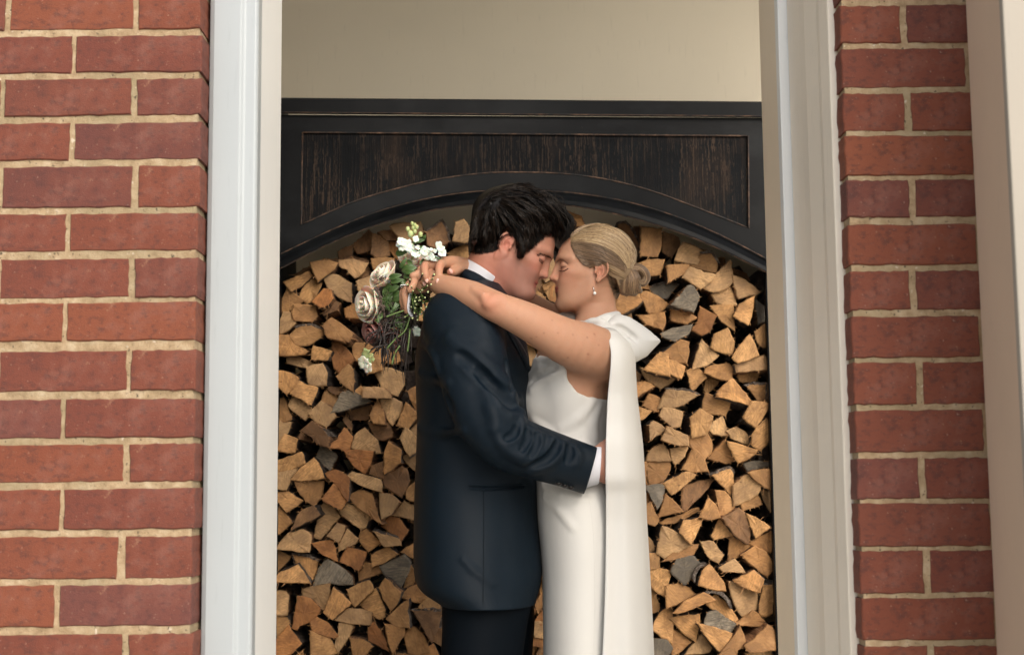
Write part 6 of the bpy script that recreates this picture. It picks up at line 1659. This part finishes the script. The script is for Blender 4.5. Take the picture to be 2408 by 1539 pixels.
# cut stems, bunched towards the camera
ends = [(520, 600), (532, 655), (545, 690), (620, 555), (690, 600), (660, 650), (715, 560), (618, 685), (596, 742), (600, 765), (560, 775), (570, 800), (590, 770), (625, 792), (530, 820), (540, 910), (580, 925), (628, 965), (650, 820), (740, 770), (745, 750), (715, 820), (480, 900), (555, 870), (605, 700), (570, 745), (640, 745), (690, 640), (600, 880), (500, 640), (665, 700), (705, 590), (560, 830), (610, 830)]
for k, (u, v) in enumerate(ends):
    r_ = rnd.uniform(.0013, .0030); y = 3.262 + rnd.uniform(0, .02); a = B3(u, v, y); c = B3(u * .75 + 140 + rnd.uniform(-30, 20), v * .72 + 195 + rnd.uniform(-35, 35), 3.315); tl = B3(470 + rnd.uniform(-50, 60), 720 + rnd.uniform(-100, 120), 3.355)
    mb = MB(); mb.tube([a, a.lerp(c, .5) + Vector((0, .004, -.004)), c, tl], [r_, r_, r_, r_ * .9], 7, 0 if k % 3 else 1, False)
    dr = (a - c).normalized(); mb.tube([a - dr * .0003, a + dr * .0007], r_ * .86, 7, 2); mb.build('stem', [M_STEM, M_LEAFD, M_CUT], bq, True)
# fine green thread leaves and the brown seed head
S = MB()
for k in range(70):
    u0, v0 = 330 + rnd.uniform(-20, 20), 760 + rnd.uniform(-50, 50); an = rnd.uniform(0, 6.28); L = rnd.uniform(30, 70)
    S.tube([B3(u0, v0, 3.325), B3(u0 + math.cos(an) * L * .5, v0 + math.sin(an) * L * .5, 3.318), B3(u0 + math.cos(an) * L, v0 + math.sin(an) * L * 1.1 + 8, 3.322)], .00055, 3, 0)
for k in range(60):
    u0, v0 = 440 + rnd.uniform(-60, 60), 960 + rnd.uniform(-40, 40); an = rnd.uniform(0, 6.28); L = rnd.uniform(20, 60)
    S.tube([B3(u0, v0, 3.325), B3(u0 + math.cos(an) * L, v0 + math.sin(an) * L, 3.32)], .0005, 3, 0)
S.build('thread_leaves', [M_LEAF], bq)
S = MB()
for k in range(170):
    t = rnd.random(); u0 = 240 + 70 * t + rnd.gauss(0, 12); v0 = 650 + 230 * t + rnd.gauss(0, 14)
    if rnd.random() < .3: u0, v0 = 285 + rnd.gauss(0, 18), 590 + rnd.gauss(0, 8)
    S.ball(B3(u0, v0, 3.318 + rnd.uniform(-.008, .006)), rnd.uniform(.0012, .0028), 0, 5, 4)
S.build('seed_head', [M_BROWNF], bq)
# dark trailing strap leaves
for k in range(100):
    u0, v0 = rnd.uniform(280, 545), rnd.uniform(820, 1150); side = rnd.random()
    if side < .45: u1, v1 = u0 - rnd.uniform(80, 220), v0 + rnd.uniform(-10, 140)
    else: u1, v1 = u0 + rnd.uniform(-60, 50), v0 + rnd.uniform(120, 330)
    u1 = max(u1, 130); v1 = min(v1, 1530); um, vm = (u0 + u1) / 2 + rnd.uniform(-45, 15), (v0 + v1) / 2 + rnd.uniform(-45, 30); y = rnd.uniform(3.31, 3.38)
    a, m_, b = B3(u0, v0, y), B3(um, vm, y - .012), B3(u1, v1, y); pts, _ = spline([tuple(a), tuple(m_), tuple(b)], 0.0, 5); V = []; w0 = rnd.uniform(.0008, .0019)
    for j, p in enumerate(pts):
        p = Vector(p); w = w0 * math.sin(math.pi * min(1, .15 + .85 * j / (len(pts) - 1)) ) + .0002; d = (Vector(pts[min(j + 1, len(pts) - 1)]) - Vector(pts[max(j - 1, 0)])).normalized(); sd = d.cross(Vector((.3, -1, .1))).normalized()
        V += [p - sd * w, p + Vector((0, w * .5, 0)), p + sd * w, p + Vector((0, -w * .5, 0))]
    n = len(pts); f = [(j * 4 + i, j * 4 + (i + 1) % 4, (j + 1) * 4 + (i + 1) % 4, (j + 1) * 4 + i) for j in range(n - 1) for i in range(4)]
    mesh_obj('strap_leaf', [tuple(v) for v in V], f, M_LEAFD, bq, True)
for g_ in ([(470, 850), (380, 880), (330, 900)], [(520, 900), (480, 1010), (400, 1080), (330, 1160)], [(440, 1130), (400, 1190), (375, 1280)], [(520, 1000), (510, 1100), (500, 1180)], [(300, 900), (240, 930)]):
    mb = MB(); p, _ = spline([tuple(B3(u, v, 3.31)) for u, v in g_], 0.0, 4); mb.tube(p, .0019, 6, 0); mb.build('stem', [M_STEM], bq, True)
# white ribbon binding seen between the stems
mb = MB(); pts, _ = spline([tuple(B3(u, v, y)) for u, v, y in ((518, 680, 3.30), (503, 760, 3.297), (500, 850, 3.30), (535, 900, 3.31), (600, 885, 3.32), (650, 830, 3.32), (690, 745, 3.32))], 0.0, 5); V = []
for p in pts: V += [Vector(p), Vector(p) + Vector((.006, .012, .004))]
mb.add(V, [(2 * i, 2 * i + 1, 2 * i + 3, 2 * i + 2) for i in range(len(pts) - 1)]); o = mb.build('ribbon', [M_SHIRT], bq, True); md = o.modifiers.new('thick', 'SOLIDIFY'); md.thickness = .0008
